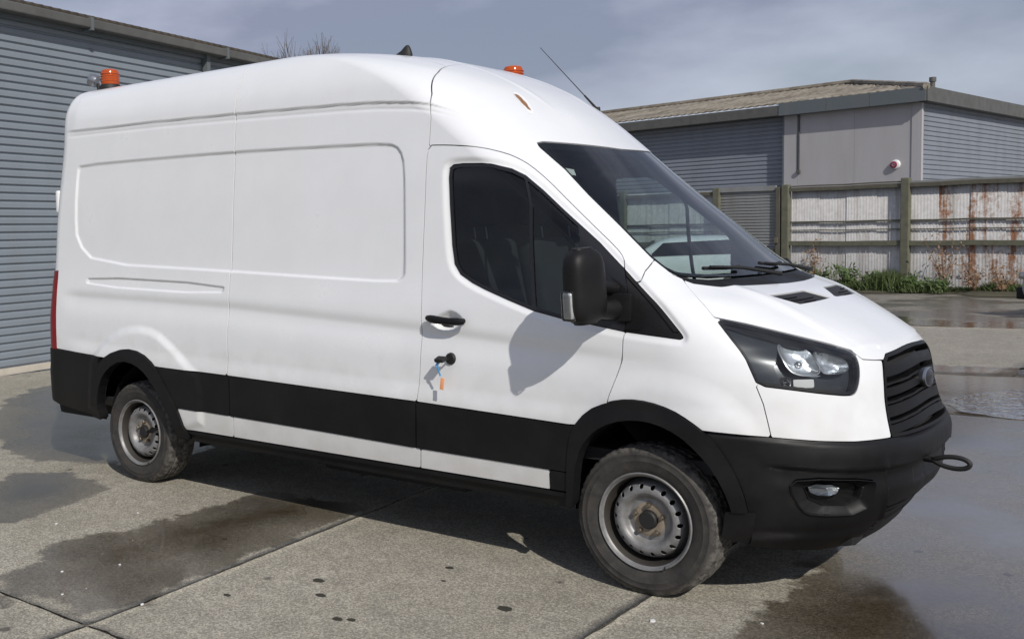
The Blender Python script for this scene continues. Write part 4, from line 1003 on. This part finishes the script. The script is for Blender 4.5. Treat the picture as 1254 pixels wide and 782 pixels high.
def bowl_lamp(name, poly):
    p = np.array(poly)
    o_ = loft(name, [(p, -.016), (grow(p, .90), -.030), (grow(p, .72), -.046), (grow(p, .45), -.053), (grow(p, .2), -.052)], 'lampchrome', hl, True, R=3)
    loft('bezel', [(grow(p, 1.07), -.022), (grow(p, 1.05), -.013), (grow(p, .99), -.013), (grow(p, .97), -.020)], 'silver', hl, False, R=3)
    return o_
bowl_lamp('reflector', [(.745, 1.215), (.95, 1.182), (.975, 1.13), (.995, 1.070), (.87, 1.062), (.775, 1.09)])
bowl_lamp('reflector', [(.965, 1.178), (1.14, 1.142), (1.205, 1.112), (1.19, 1.070), (1.02, 1.066), (.995, 1.085)])
mbow(.765, 1.035, .022, .03, 'chrome', 'indicator_reflector', -.02)
for sgn, par in ((1, hl[0]), (-1, hl[1])):
    p = at(.88, 1.125, -.050); b = MB(); bmesh.ops.create_uvsphere(b.bm, u_segments=16, v_segments=10, radius=.016); bmesh.ops.translate(b.bm, vec=(p.x, p.y*sgn, p.z), verts=b.bm.verts[:]); b.build('bulb_shield', 'silver', par, True)
panel('daytime_lamp', mx_(np.abs(Z_-1.030)-.019, np.abs(A_-.875)-.066), 'drl', hl, off=-.020, flange=.02, gap=0)
panel('light_guide', mx_(S['headlight']+.03, mx_(np.abs(Z_-np.interp(A_, [.8, .95, 1.0, 1.2], [1.072, 1.06, 1.066, 1.078]))-.003, mx_(.84-A_, A_-1.17))), 'silver', hl, off=-.018, flange=.012, gap=0)
# ---- grille
gi = mx_(mx_(ge+.002-A_, Z_-bonnet_z(A_)), strip_top(A_)-Z_); gi = np.where(A_ > 1.3, gi, 1.)
DG = .028*np.clip(1-(Y_/.47)**2, 0, 1)*sstep(1.14, 1.06, Z_)+D*0
GR = panel('grille', gi, 'dark', off=-.06, half='W', flange=-.055, gap=.001, Dx=DG)
panel('grille_frame', mx_(gi, -(gi+.017)), 'plastic', GR, off=.003, half='W', flange=.05, gap=.001, Dx=DG)
for zb, hw in ((1.050, .024), (.995, .006), (.960, .018), (.915, .006), (.878, .024), (.832, .006), (.803, .018)):
    zc_ = zb+.022*sstep(1.45, 2.0, A_); panel('grille_bar', mx_(mx_(gi+.010, np.abs(Z_-zc_)-hw), -1.), 'plastic', GR, off=-.004, half='W', flange=.05, gap=0, Dx=DG)
b = MB(); b.lathe([(.001, .020), (.06, .017), (.092, .008), (.10, -.004), (.10, -.03)], 40, 'x', (0, 0, 0)); p = Vector(Gf[np.argmin((Af-1.955)**2+(Zf-.975)**2)])
em = b.build('emblem', 'gloss', VAN, True, Matrix.Translation((p.x+.036, 0, .985)) @ Matrix.Rotation(math.radians(-4), 4, 'Y') @ Matrix.Diagonal((1, 1., .46, 1)))
b = MB(); b.lathe([(.090, .012), (.099, .010), (.099, .0), (.090, .002)], 40, 'x', close=True); b.build('rim', 'silver', em, True, Matrix.Translation((p.x+.036, 0, .985)) @ Matrix.Rotation(math.radians(-4), 4, 'Y') @ Matrix.Diagonal((1, 1., .46, 1)))
# ---- front bumper
DB = np.zeros_like(D)
tb = strip_top(A_)-Z_
fcl = sstep(.60, .74, A_)
DB += .012*sstep(-.002, .02, tb) - .014*sstep(.118, .132, tb)*fcl + .010*sstep(.150, .23, tb)*fcl
fac = A_-(1.395-.25*(Z_-.60)); DB -= .016*sstep(-.004, .018, fac)*sstep(.66, .60, Z_)*sstep(.30, .36, Z_)
DB += .010*np.exp(-(fac/.02)**2)*sstep(.72, .62, Z_)*sstep(.30, .36, Z_)
lip = .36-Z_; DB += .014*sstep(-.02, .02, lip)
ch = sdpoly([(1.36, .30), (1.47, .44), (2.3, .47), (2.3, .30)], A_, Z_); DB -= .02*sstep(.012, -.012, ch)
pl = sdpoly([(1.72, .545), (1.72, .66), (2.4, .66), (2.4, .545)], A_, Z_); DB -= .006*sstep(.006, -.006, pl)
bb = L([(.42, .345), (.49, .335), (.69, .30), (.9, .285), (1.07, .272), (1.5, .262), (2.1, .27)])
bm_ = mx_(mx_(below, bb(A_)-Z_), mx_(-S['farch_o'], np.where(Z_ < .468, .600-A_, .30-A_))); 
BU = panel('front_bumper', mx_(bm_, -(sdpoly(smooth_poly(O['fog_o'], 1), A_, Z_)-.004)), 'plastic', half='W', flange=.06, gap=.001, Dx=DB)
loft('fog_recess', [(grow(O['fog_o'], 1.03), .013), (grow(O['fog_o'], 1.0), .016), (grow(O['fog_o'], .965), .004), (grow(O['fog_f'], 1.09), -.020), (grow(O['fog_f'], 1.03), -.022), (O['fog_f'], -.018), (grow(O['fog_f'], .95), -.030), (grow(O['fog_f'], .93), -.050)], 'plastic', BU, True, n=96, R=1)
fl = loft('fog_light', [(grow(O['fog_l'], 1.08), -.046), (grow(O['fog_l'], 1.08), -.032), (O['fog_l'], -.027)], 'lens', BU, True, R=1)
loft('reflector', [(grow(O['fog_l'], 1.02), -.034), (grow(O['fog_l'], .6), -.042)], 'lampchrome', fl, True, R=1)
loft('reflector_step', [([(.90, .552), (1.02, .547), (1.02, .566), (.90, .571)], -.034), ([(.91, .555), (1.01, .55), (1.01, .563), (.91, .568)], -.031)], 'drl', fl, True, R=1)
panel('lower_intake', ch+.012, 'dark', BU, off=-.004, half='W', flange=.01, gap=0, Dx=DB)
for zz in (.34, .375, .41): panel('intake_slat', mx_(ch+.016, np.abs(Z_-zz)-.006), 'plastic', BU, off=.008, half='W', flange=.02, gap=0, Dx=DB)
panel('arch_return', mx_(mx_(bb(A_)-Z_, Z_-.468), mx_(.44-A_, A_-.60)), 'plastic', BU, off=.004, flange=.05, gap=0)
b = MB(); c = at(1.96, .63, .012); c.y = -.16
b.tube([c+Vector((-.03, 0, 0)), c+Vector((.0, 0, 0))]+[c+Vector((.085-.075*math.cos(t)+.0*t, -.02-.02*math.sin(t/2), .030*math.sin(t)*math.sin(t/2)**.5)) for t in np.linspace(.25, 2*math.pi-.25, 26)]+[c+Vector((-.03, 0, -.006))], .011, 10)
b.build('tow_loop', 'black', VAN, True)
# ---- inner liner, floor, wheel wells
wo_ = mn_(mn_(wi+.012, wsg+.012), mn_(S['rarch_i']-.002, S['farch_i']-.002))
ln = mx_(-wo_, np.where(Z_ > .42, -1., .40-Z_)); ln = mx_(ln, -(mn_(S['headlight'], 1.)-.0)); ln = mx_(ln, -np.where(gi < 0, gi, 1.)); ln = mx_(ln, -S['fog_f'])
panel('inner_shell', ln, 'dark', off=-.032, half='W', flange=0, gap=0, Dx=np.zeros_like(D))
b = MB(); b.box((-1.95, 0, .42), (5.3, 1.40, .10)); b.box((-1.85, 0, .50), (1.9, 1.9, .06)); b.box((-4.4, 0, .52), (.6, 1.8, .06)); b.box((-1.85, -.80, .395), (2.4, .05, .06)); b.box((-1.85, .80, .395), (2.4, .05, .06)); b.build('chassis', 'dark', VAN)
b = MB(); b.box((-1.75, -.38, .36), (1.1, .58, .26), None, .05); b.build('tank_sky_block', 'dark', VAN)  # tank to rail: unseen blocks added to keep sky light from under the van
b = MB(); b.box((-.45, 0, .36), (1.0, .5, .30), None, .08); b.box((.45, 0, .38), (.7, 1.1, .26), None, .06); b.build('undertray_sky_block', 'dark', VAN)  # gearbox-like block, added to darken the ground below
b = MB(); b.lathe([(.001, .26), (.30, .26), (.33, .30), (.33, .44), (.30, .48), (.001, .48)], 32, 'z', (-4.36, 0, 0)); b.build('spare_wheel_sky_block', 'tyre', VAN, True)  # unseen, added to block light under the tail
b = MB(); b.tube([(-.3, .45, .33), (-2.6, .45, .32), (-3.1, .5, .36), (-4.6, .62, .36)], .035, 10); b.box((-2.1, .45, .33), (.7, .26, .18), None, .07); b.build('exhaust_sky_block', 'disc', VAN, True)  # unseen, added to shut out sky from the far side
b = MB(); b.box((-1.9, .70, .36), (2.6, .10, .16), None, .02); b.build('rail_sky_block', 'dark', VAN)  # far side only, added to block the sky gap there
b = MB(); b.tube([(-3.75, -.80, .34), (-3.75, .80, .34)], .055, 12); b.box((-3.75, 0, .36), (.3, .34, .3), None, .06); b.build('rear_axle', 'dark', VAN, True)
b = MB(); b.tube([(0, -.80, .34), (0, .80, .34)], .05, 12); b.build('front_axle', 'dark', VAN, True)
for wx, r in ((0., .50), (-3.70, .48)):
    for sg in (1, -1):
        b = MB(); ring = []
        for y in (.62, .84 if wx == 0 else .94):
            ring.append([b.bm.verts.new((wx+.07+r*math.cos(a), sg*y, .36+r*math.sin(a))) for a in np.linspace(-.1, math.pi+.1, 24)])
        for k in range(23): b.bm.faces.new((ring[0][k], ring[0][k+1], ring[1][k+1], ring[1][k]))
        c_ = b.bm.verts.new((wx+.07, sg*.62, .36))
        for k in range(23): b.bm.faces.new((ring[0][k], ring[0][k+1], c_))
        bmesh.ops.solidify(b.bm, geom=b.bm.faces[:], thickness=.008)
        b.build('wheel_well', 'dark', VAN)
# ---- wheels
def tyre_mesh(b, y0):
    """tread toward the outside is at -y; treads as blocks"""
    n = 168; prof = [(.222, -.098, 0), (.235, -.108, 0), (.262, -.118, 0), (.283, -.1212, 0), (.286, -.1228, 0), (.289, -.1212, 0), (.310, -.119, 0), (.313, -.1202, 0), (.316, -.118, 0), (.333, -.110, 0), (.345, -.098, 1), (.351, -.080, 1), (.353, -.064, 1), (.342, -.060, 0), (.342, -.048, 0), (.354, -.044, 2), (.355, -.011, 2), (.343, -.006, 0), (.343, .006, 0), (.355, .011, 2), (.354, .044, 2), (.342, .048, 0), (.342, .060, 0), (.353, .064, 1), (.351, .080, 1), (.345, .098, 1), (.333, .110, 0), (.296, .121, 0), (.235, .108, 0), (.222, .098, 0)]
    rings = []
    for r, h, kind in prof:
        ring = []
        for k in range(n):
            a = k*math.tau/n; rr = r
            if kind == 1 and (k % 3) == 0: rr -= .0035
            if kind == 2 and ((k+(2 if h > 0 else 0)) % 4) == 0: rr -= .006
            x, z = rr*math.cos(a), rr*math.sin(a)
            if z < -.3475: z = -.3475-(abs(z)-.3475)*.1
            ring.append(b.bm.verts.new((x, h, z)))
        rings.append(ring)
    for A, B in zip(rings, rings[1:]+rings[:1]):
        for k in range(n): b.bm.faces.new((A[k], A[(k+1) % n], B[(k+1) % n], B[k]))
def make_wheel(name='wheel'):
    b = MB(); tyre_mesh(b, 0); w = b.build(name, 'tyre', VAN, True, None, 30)
    b = MB(); b.lathe([(.228, -.100), (.231, -.112), (.226, -.117), (.221, -.114), (.218, -.106), (.213, -.100), (.211, -.098)], 64, 'y'); rim = b.build('rim', 'steel', w, True)
    b = MB(); b.lathe([(.2115, -.0985), (.208, -.092), (.203, -.06), (.198, .10)], 64, 'y'); b.build('rim_barrel', 'disc', w, True)  # barrel coloured dark to stand in for the shade behind the lip
    # disc with a ring of vent holes
    nr, na = 36, 300; rr = np.linspace(.055, .197, nr); aa = np.linspace(0, math.tau, na, endpoint=False)
    Rr, Aa = np.meshgrid(rr, aa, indexing='ij')
    h = np.interp(Rr, [.055, .078, .100, .108, .120, .132, .144, .156, .168, .176, .184, .197], [-.052, -.054, -.050, -.058, -.078, -.087, -.087, -.081, -.070, -.050, -.015, .02])
    P3 = np.stack([Rr*np.cos(Aa), h, Rr*np.sin(Aa)], -1).reshape(-1, 3)
    nh = 18; ha = (Aa+math.pi/nh) % (math.tau/nh)-math.pi/nh
    sdh = np.hypot(ha*.159, (Rr-.159)*.92)-.0105
    ii = np.arange(nr*na).reshape(nr, na); jj = np.roll(ii, -1, 1)
    a_, b_, c_, d_ = ii[:-1].ravel(), jj[:-1].ravel(), jj[1:].ravel(), ii[1:].ravel()
    TT = np.concatenate([np.stack([a_, b_, c_], 1), np.stack([a_, c_, d_], 1)])
    ia, ib, t, T = marching(-sdh.ravel(), TT); V = P3[ia]*(1-t[:, None])+P3[ib]*t[:, None]
    d = raw('wheel_disc', V, T, 'steel', w, True)
    md = d.modifiers.new('thick', 'SOLIDIFY'); md.thickness = .005; md.offset = 0
    b = MB(); b.lathe([(.001, -.080), (.036, -.080), (.043, -.074), (.045, -.05)], 28, 'y'); b.build('hub_cap', 'black', w, True)
    b = MB()
    rg = b.lathe([(.045, -.0565), (.064, -.0585), (.080, -.0565), (.088, -.050)], 40, 'y'); b.build('hub_face', 'hub', w, True)
    for k in range(5):
        a = k*math.tau/5+.3; b = MB(); b.lathe([(.001, -.078), (.009, -.078), (.011, -.074), (.012, -.055)], 6, 'y', (.069*math.cos(a), 0, .069*math.sin(a))); b.lathe([(.012, -.058), (.018, -.057), (.019, -.052)], 16, 'y', (.069*math.cos(a), 0, .069*math.sin(a))); b.build('wheel_nut', 'nut', w)
    b = MB(); b.lathe([(.001, .02), (.15, .02), (.15, .05), (.001, .05)], 40, 'y'); b.build('brake_disc', 'disc', w, True)
    b = MB(); b.tube([(.10, -.10, -.195), (.105, -.125, -.2)], .004, 6); b.build('valve', 'black', w)
    return w
w0 = make_wheel()
def copy_tree(o, parent):
    c = o.copy(); COL.objects.link(c); c.parent = parent
    for ch_ in [x for x in o.children]: copy_tree(ch_, c)
    return c
WH = [(0, -.868, 0.12, 0), (-3.75, -.858, 1.0, 0), (0, .868, .4, 1), (-3.75, .858, 2.2, 1)]
for i, (x, y, ry, fl_) in enumerate(WH):
    w = w0 if i == 0 else copy_tree(w0, VAN)
    w.location = (x, y, .3482); w.rotation_euler = (0, 0, math.pi if fl_ else 0)
# ---- cab interior
b = MB(); b.box((-1.33, 0, 1.42), (.05, 1.74, 1.76)); b.build('bulkhead', 'trim', VAN)
b = MB(); b.box((-.45, 0, .62), (1.7, 1.80, .06)); b.build('cab_floor', 'trim', VAN)
b = MB()
prof = [(.02, 1.36), (-.06, 1.39), (-.18, 1.36), (-.30, 1.30), (-.36, 1.22), (-.34, 1.05), (-.25, .85), (-.1, .70), (.1, .70)]
rings = [[b.bm.verts.new((x+.12-.10*abs(y/.88)**3, y, z)) for x, z in prof] for y in np.linspace(-.88, .88, 13)]
for A, B in zip(rings, rings[1:]):
    for k in range(len(prof)-1): b.bm.faces.new((A[k], A[k+1], B[k+1], B[k]))
b.build('dashboard', 'trim', VAN, True)
b = MB(); rg = []
for k in range(40):
    a = k*math.tau/40; rg.append((0, .19*math.cos(a), .19*math.sin(a)))
Ms = Matrix.Translation((-.46, -.43, 1.29)) @ Matrix.Rotation(math.radians(28), 4, 'Y')
b.tube(rg+rg[:1], .015, 8, False); b.tube([(0, -.18, 0), (0.02, 0, -.02), (0, .18, 0)], .018, 6); b.tube([(0.02, 0, -.02), (0, 0, -.18)], .018, 6); b.tube([(.01, 0, 0), (.3, 0, -.02)], .03, 8)
b.build('steering_wheel', 'black', VAN, True, Ms)
def seat(y, w):
    b = MB(); b.box((-.86, y, .98), (.50, w, .16), None, .05, 3); s = b.build('seat', 'seat', VAN, True)
    b = MB(); b.box((0, 0, .31), (.15, w*.94, .62), None, .06, 3); b.build('backrest', 'seat', s, True, Matrix.Translation((-1.05, y, 1.05)) @ Matrix.Rotation(math.radians(-12), 4, 'Y'))
    b = MB(); b.box((-1.22, y, 1.83), (.11, .27, .20), None, .05, 3); b.build('headrest', 'seat', s, True)
    for d in (-.06, .06):
        b = MB(); b.tube([(-1.20, y+d, 1.64), (-1.22, y+d, 1.78)], .006, 6); b.build('headrest_post', 'silver', s, True)
    b = MB(); b.box((-.86, y, .78), (.42, w*.7, .30), None, .02); b.build('seat_base', 'trim', s, True)
seat(-.50, .50); seat(.12, .44); seat(.58, .44)
b = MB(); b.box((-.66, 0, 2.03), (.03, .24, .075), None, .012); b.tube([(-.64, 0, 2.05), (-.62, 0, 2.11)], .008, 6); b.build('interior_mirror', 'black', VAN, True)
for sg in (1, -1):
    b = MB(); b.box((-.80, sg*.36, 2.10), (.20, .52, .02), Matrix.Rotation(math.radians(-14), 3, 'Y'), .006); b.build('sun_visor', 'trim', VAN)
p = at(-.205, 2.012, -.012); n_ = at(-.205, 2.012, 0, True)[1]
def card(a, z, w, h, mat, name, off=-.012, rot=0):
    p, n = at(a, z, off, True); b = MB(); b.box((0, 0, 0), (w, h, .0015)); Mx = Matrix.Translation(p) @ Vector((0, 0, 1)).rotation_difference(n).to_matrix().to_4x4() @ Matrix.Rotation(rot, 4, 'Z'); return b.build(name, mat, VAN, False, Mx)
card(-.198, 2.012, .085, .05, 'paper', 'screen_sticker', -.012, .9)
card(.372, 1.487, .05, .05, 'paper', 'permit_card', -.018, .2)
b = MB(); b.box((.15, -.35, 1.372), (.16, .55, .004), Matrix.Rotation(.15, 3, 'Z')); b.build('papers', 'trim', VAN)
# ---- wipers
for y0, y1 in ((-.10, -.62), (.50, -.02)):
    b = MB()
    def wsp(y, z, o): i = np.argmin((np.abs(Gf[:, 1])-abs(y))**2*1.0+(Gf[:, 2]-z)**2+(Gf[:, 0] < -.3)*9); p = Gf[i]+Nf[i]*o; return Vector((p[0], abs(p[1])*(1 if y > 0 else -1), p[2]))
    b.tube([wsp(y0, 1.44, .03), wsp((y0+y1)/2, 1.475, .035), wsp(y1*.96, 1.492, .03)], [.012, .009, .006], 6); b.tube([wsp(y0*.6+y1*.4, 1.50, .014), wsp((y0+y1*2)/3, 1.495, .012), wsp(y1, 1.505, .012)], .009, 6)
    b.build('wiper', 'black', VAN, True)
# ---- door furniture (both doors)
def both(fn):
    for sg, par in ((1, DR), (-1, DL)):
        Mx = None if sg > 0 else Matrix.Diagonal((1, -1, 1, 1)); fn(Mx, par)
def f_handle(Mx, par):
    b = MB(); p0 = at(-1.168, 1.256, .016); pts = []
    for t in np.linspace(0, 1, 9):
        q = at(-1.168+.232*t, 1.256-.011*t, 0); q.y = -1.034-.018-.028*math.sin(math.pi*t)**.6; pts.append(q)
    b.tube(pts, [.014, .020, .0215, .021, .019, .019, .020, .020, .014], 12)
    bmesh.ops.scale(b.bm, vec=(1, .75, 1), space=Matrix.Translation((0, 1.05, 0)), verts=b.bm.verts[:]); b.build('door_handle', 'plastic', par, True, Mx)
    for a in (-1.150, -.958):
        b = MB(); q = at(a, 1.256-.011*(a+1.168)/.232, 0); b.tube([(q.x, -1.00, q.z), (q.x, -1.055, q.z)], .014, 10); b.build('handle_mount', 'plastic', par, True, Mx)
both(f_handle)
def f_lock(Mx, par):
    q = at(-1.045, 1.047, 0); b = MB(); b.lathe([(.001, -.012), (.026, -.012), (.031, -.006), (.033, .01)], 24, 'y', (q.x, q.y, q.z)); b.build('door_lock', 'black', par, True, Mx)
both(f_lock)
# ---- mirrors
def f_mirror(Mx, par):
    b = MB(); V = []; F = []
    # head: superelliptic sections stacked in z, convex towards the front
    zs = .5-.5*np.cos(np.linspace(0, math.pi, 21)); n = 32; rings = []
    for t in zs:
        e = (1-abs(2*t-1)**5)**(1/2.5) if 0 < t < 1 else .42
        w = .116*max(e, .5)*(1.0-.08*t); d = .080*max(e, .5)*(1-.10*t); ring = []
        for k in range(n):
            a = k*math.tau/n; ca, sa = math.cos(a), math.sin(a)
            x = math.copysign(abs(ca)**.75, ca)*d; y = math.copysign(abs(sa)**.62, sa)*w
            if x < 0: x *= .55
            ring.append(b.bm.verts.new((x, y, (t-.5)*.345)))
        rings.append(ring)
    for A, B in zip(rings, rings[1:]):
        for k in range(n): b.bm.faces.new((A[k], A[(k+1) % n], B[(k+1) % n], B[k]))
    b.bm.faces.new(rings[0][::-1]); b.bm.faces.new(rings[-1])
    H = Matrix.Translation((-.185, -1.215, 1.452) if Mx is None else (-.10, -1.20, 1.33)) @ Matrix.Rotation(math.radians(-16), 4, 'Z') @ Matrix.Rotation(math.radians(4), 4, 'X')
    m = b.build('door_mirror', 'plastic', par, True, (H if Mx is None else Mx @ H))
    b = MB(); b.box((-.0415, .0, 0), (.006, .13, .19), None, .002); b.build('mirror_glass', 'chrome', m, False, (H if Mx is None else Mx @ H))
    b = MB(); b.box((.010, -.106, -.078), (.070, .036, .140), None, .017, 5); ind = b.build('side_indicator', 'lens', m, True, (H if Mx is None else Mx @ H))
    b = MB(); b.box((.010, -.103, -.078), (.054, .028, .120), None, .012, 3); b.build('indicator_reflector', 'lampgrey', m, True, (H if Mx is None else Mx @ H))
    b = MB(); b.tube([(-.135, -.99, 1.335), (-.14, -1.07, 1.335), (-.17, -1.15, 1.34)], [.055, .045, .04], 12); b.tube([(-.15, -.985, 1.43), (-.155, -1.06, 1.44), (-.175, -1.14, 1.45)], [.035, .032, .03], 10); b.box((-.125, -1.005, 1.345), (.16, .03, .13), None, .012); b.build('mirror_arm', 'plastic', m, True, Mx)
both(f_mirror)
# ---- roof fittings
def topz(x, y):
    i = np.argmin((Gf[:, 0]-x)**2+(np.abs(Gf[:, 1])-abs(y))**2+(Gf[:, 2] < 2.2)*9); return Gf[i, 2]
def beacon(x, y, s=1.):
    z = topz(x, y)-.006; b = MB(); b.lathe([(.001, -.01), (.080, -.01), (.080, .02), (.070, .035), (.001, .035)], 28, 'z'); o = b.build('beacon', 'black', VAN, True); o.location = (x, y, z-(.035 if y > 0 else 0))
    b = MB(); b.lathe([(.066, .034), (.066, .045), (.070, .06), (.066, .125), (.058, .142), (.03, .152), (.001, .153)], 28, 'z'); b.build('amber_lens', 'amber', o, True)
    for k in range(4):
        b = MB(); b.lathe([(.0695, .055+.018*k), (.0735, .06+.018*k), (.0695, .065+.018*k)], 28, 'z'); b.build('lens_rib', 'amber', o, True)
beacon(-4.47, -.58); beacon(-1.75, .74)
z = topz(-4.56, -.62)-.01; b = MB(); b.lathe([(.001, 0), (.048, 0), (.05, .03), (.042, .06), (.001, .066)], 20, 'x'); wl = b.build('work_lamp', 'silver', VAN, True, Matrix.Translation((-4.585, -.62, z+.075)) @ Matrix.Rotation(math.radians(215), 4, 'Z') @ Matrix.Rotation(math.radians(-25), 4, 'Y'))
b = MB(); b.tube([(-4.56, -.62, z-.02), (-4.57, -.62, z+.06)], .012, 8); b.build('bracket', 'black', wl, True)
p_ = (-1.80, -.40); z = topz(*p_)
b = MB(); pts = [(-.085, 0), (-.04, .012), (-.005, .045), (.02, .052), (.035, .03), (.045, .0)]
for k, (x, h) in enumerate(pts): pass
rings = []
for t, w, x0, x1 in ((0, .034, -.085, .05), (.012, .034, -.082, .05), (.035, .024, -.03, .043), (.055, .017, -.006, .034), (.066, .008, .008, .026)):
    rings.append([b.bm.verts.new(((x0+x1)/2+(x1-x0)/2*math.cos(a), w*math.sin(a), t)) for a in np.linspace(0, math.tau, 20, endpoint=False)])
for A, B in zip(rings, rings[1:]):
    for k in range(20): b.bm.faces.new((A[k], A[(k+1) % 20], B[(k+1) % 20], B[k]))
b.bm.faces.new(rings[-1]); o = b.build('roof_aerial', 'black', VAN, True); o.location = (p_[0], p_[1], z-.006)
i = np.argmin((Gf[:, 0]+1.03)**2+(np.abs(Gf[:, 1])-.57)**2+(Gf[:, 2] < 2.2)*9); q = Vector(Gf[i]); q.y = -q.y
dr_ = Vector((-.60, .05, .62)).normalized()
b = MB(); b.lathe([(.001, .02), (.014, .018), (.017, -.01)], 12, 'z', q); b.tube([q, q+dr_*.14], [.009, .006], 8); b.tube([q+dr_*.14, q+dr_*.62], [.0035, .002], 6); b.build('whip_aerial', 'black', VAN, True)
# ---- rust chip on the roof front
X0 = sdpoly(smooth_poly([(-.425, 2.452), (-.395, 2.450), (-.362, 2.425), (-.345, 2.38), (-.338, 2.344), (-.358, 2.352), (-.374, 2.375), (-.405, 2.42)], 1), A_, Z_)
rngs = np.sin(A_*130+Z_*70)*.004+np.sin(A_*57-Z_*160)*.004
rp = panel('rust_patch', np.where(X_ < -.7, X0-.018, 1.), 'rustp', off=.0012, flange=.0008, gap=0, half='R')[0]
co = np.empty(len(rp.data.vertices)*3, np.float32); rp.data.vertices.foreach_get('co', co); co = co.reshape(-1, 3)
p0_, p1_ = np.array(at(-.41, 2.446)), np.array(at(-.352, 2.36)); e_ = p1_-p0_; tt_ = np.clip(((co-p0_)@e_)/(e_@e_), 0, 1)
dd_ = np.linalg.norm(co-p0_-tt_[:, None]*e_, axis=1); st_ = np.clip(1-dd_/np.interp(tt_, [0, .5, 1], [.030, .034, .020]), 0, 1)
rp.data.attributes.new('stain', 'FLOAT', 'POINT').data.foreach_set('value', st_.astype(np.float32))
# ---- rear hinges
for zz in (1.98,):
    for sg in (1, -1):
        b = MB(); b.box((-4.703, sg*.90, zz), (.042, .06, .17), None, .018, 4); b.build('rear_hinge', 'paint', VAN, True)
# ---- bunch of keys left in the driver's lock
q = at(-1.045, 1.047, 0); KY = thing('keys', 'key left in the van door lock with blue cord and orange tag', 'keys', (q.x, q.y-.012, q.z))
b = MB(); b.box((0, -.018, 0), (.004, .03, .010)); b.box((-.02, -.052, .002), (.055, .045, .02), Matrix.Rotation(.35, 3, 'X'), .006); b.build('key', 'black', KY, True)
b = MB(); b.tube([(-.028, -.06, -.006), (-.036, -.058, -.035), (-.03, -.055, -.06), (-.022, -.052, -.085)], .0045, 6); b.tube([(-.028, -.06, -.006), (-.045, -.06, -.03), (-.036, -.058, -.045)], .004, 6); b.build('cord', 'blue', KY, True)
b = MB(); b.box((-.012, -.052, -.125), (.024, .004, .062), Matrix.Rotation(.12, 3, 'Y'), .0015); b.build('key_tag', 'orange', KY, True)
b = MB(); b.lathe([(.012, -.002), (.0145, 0), (.012, .002), (.010, 0)], 20, 'y', (-.03, -.06, -.008), True); b.build('key_ring', 'silver', KY, True)
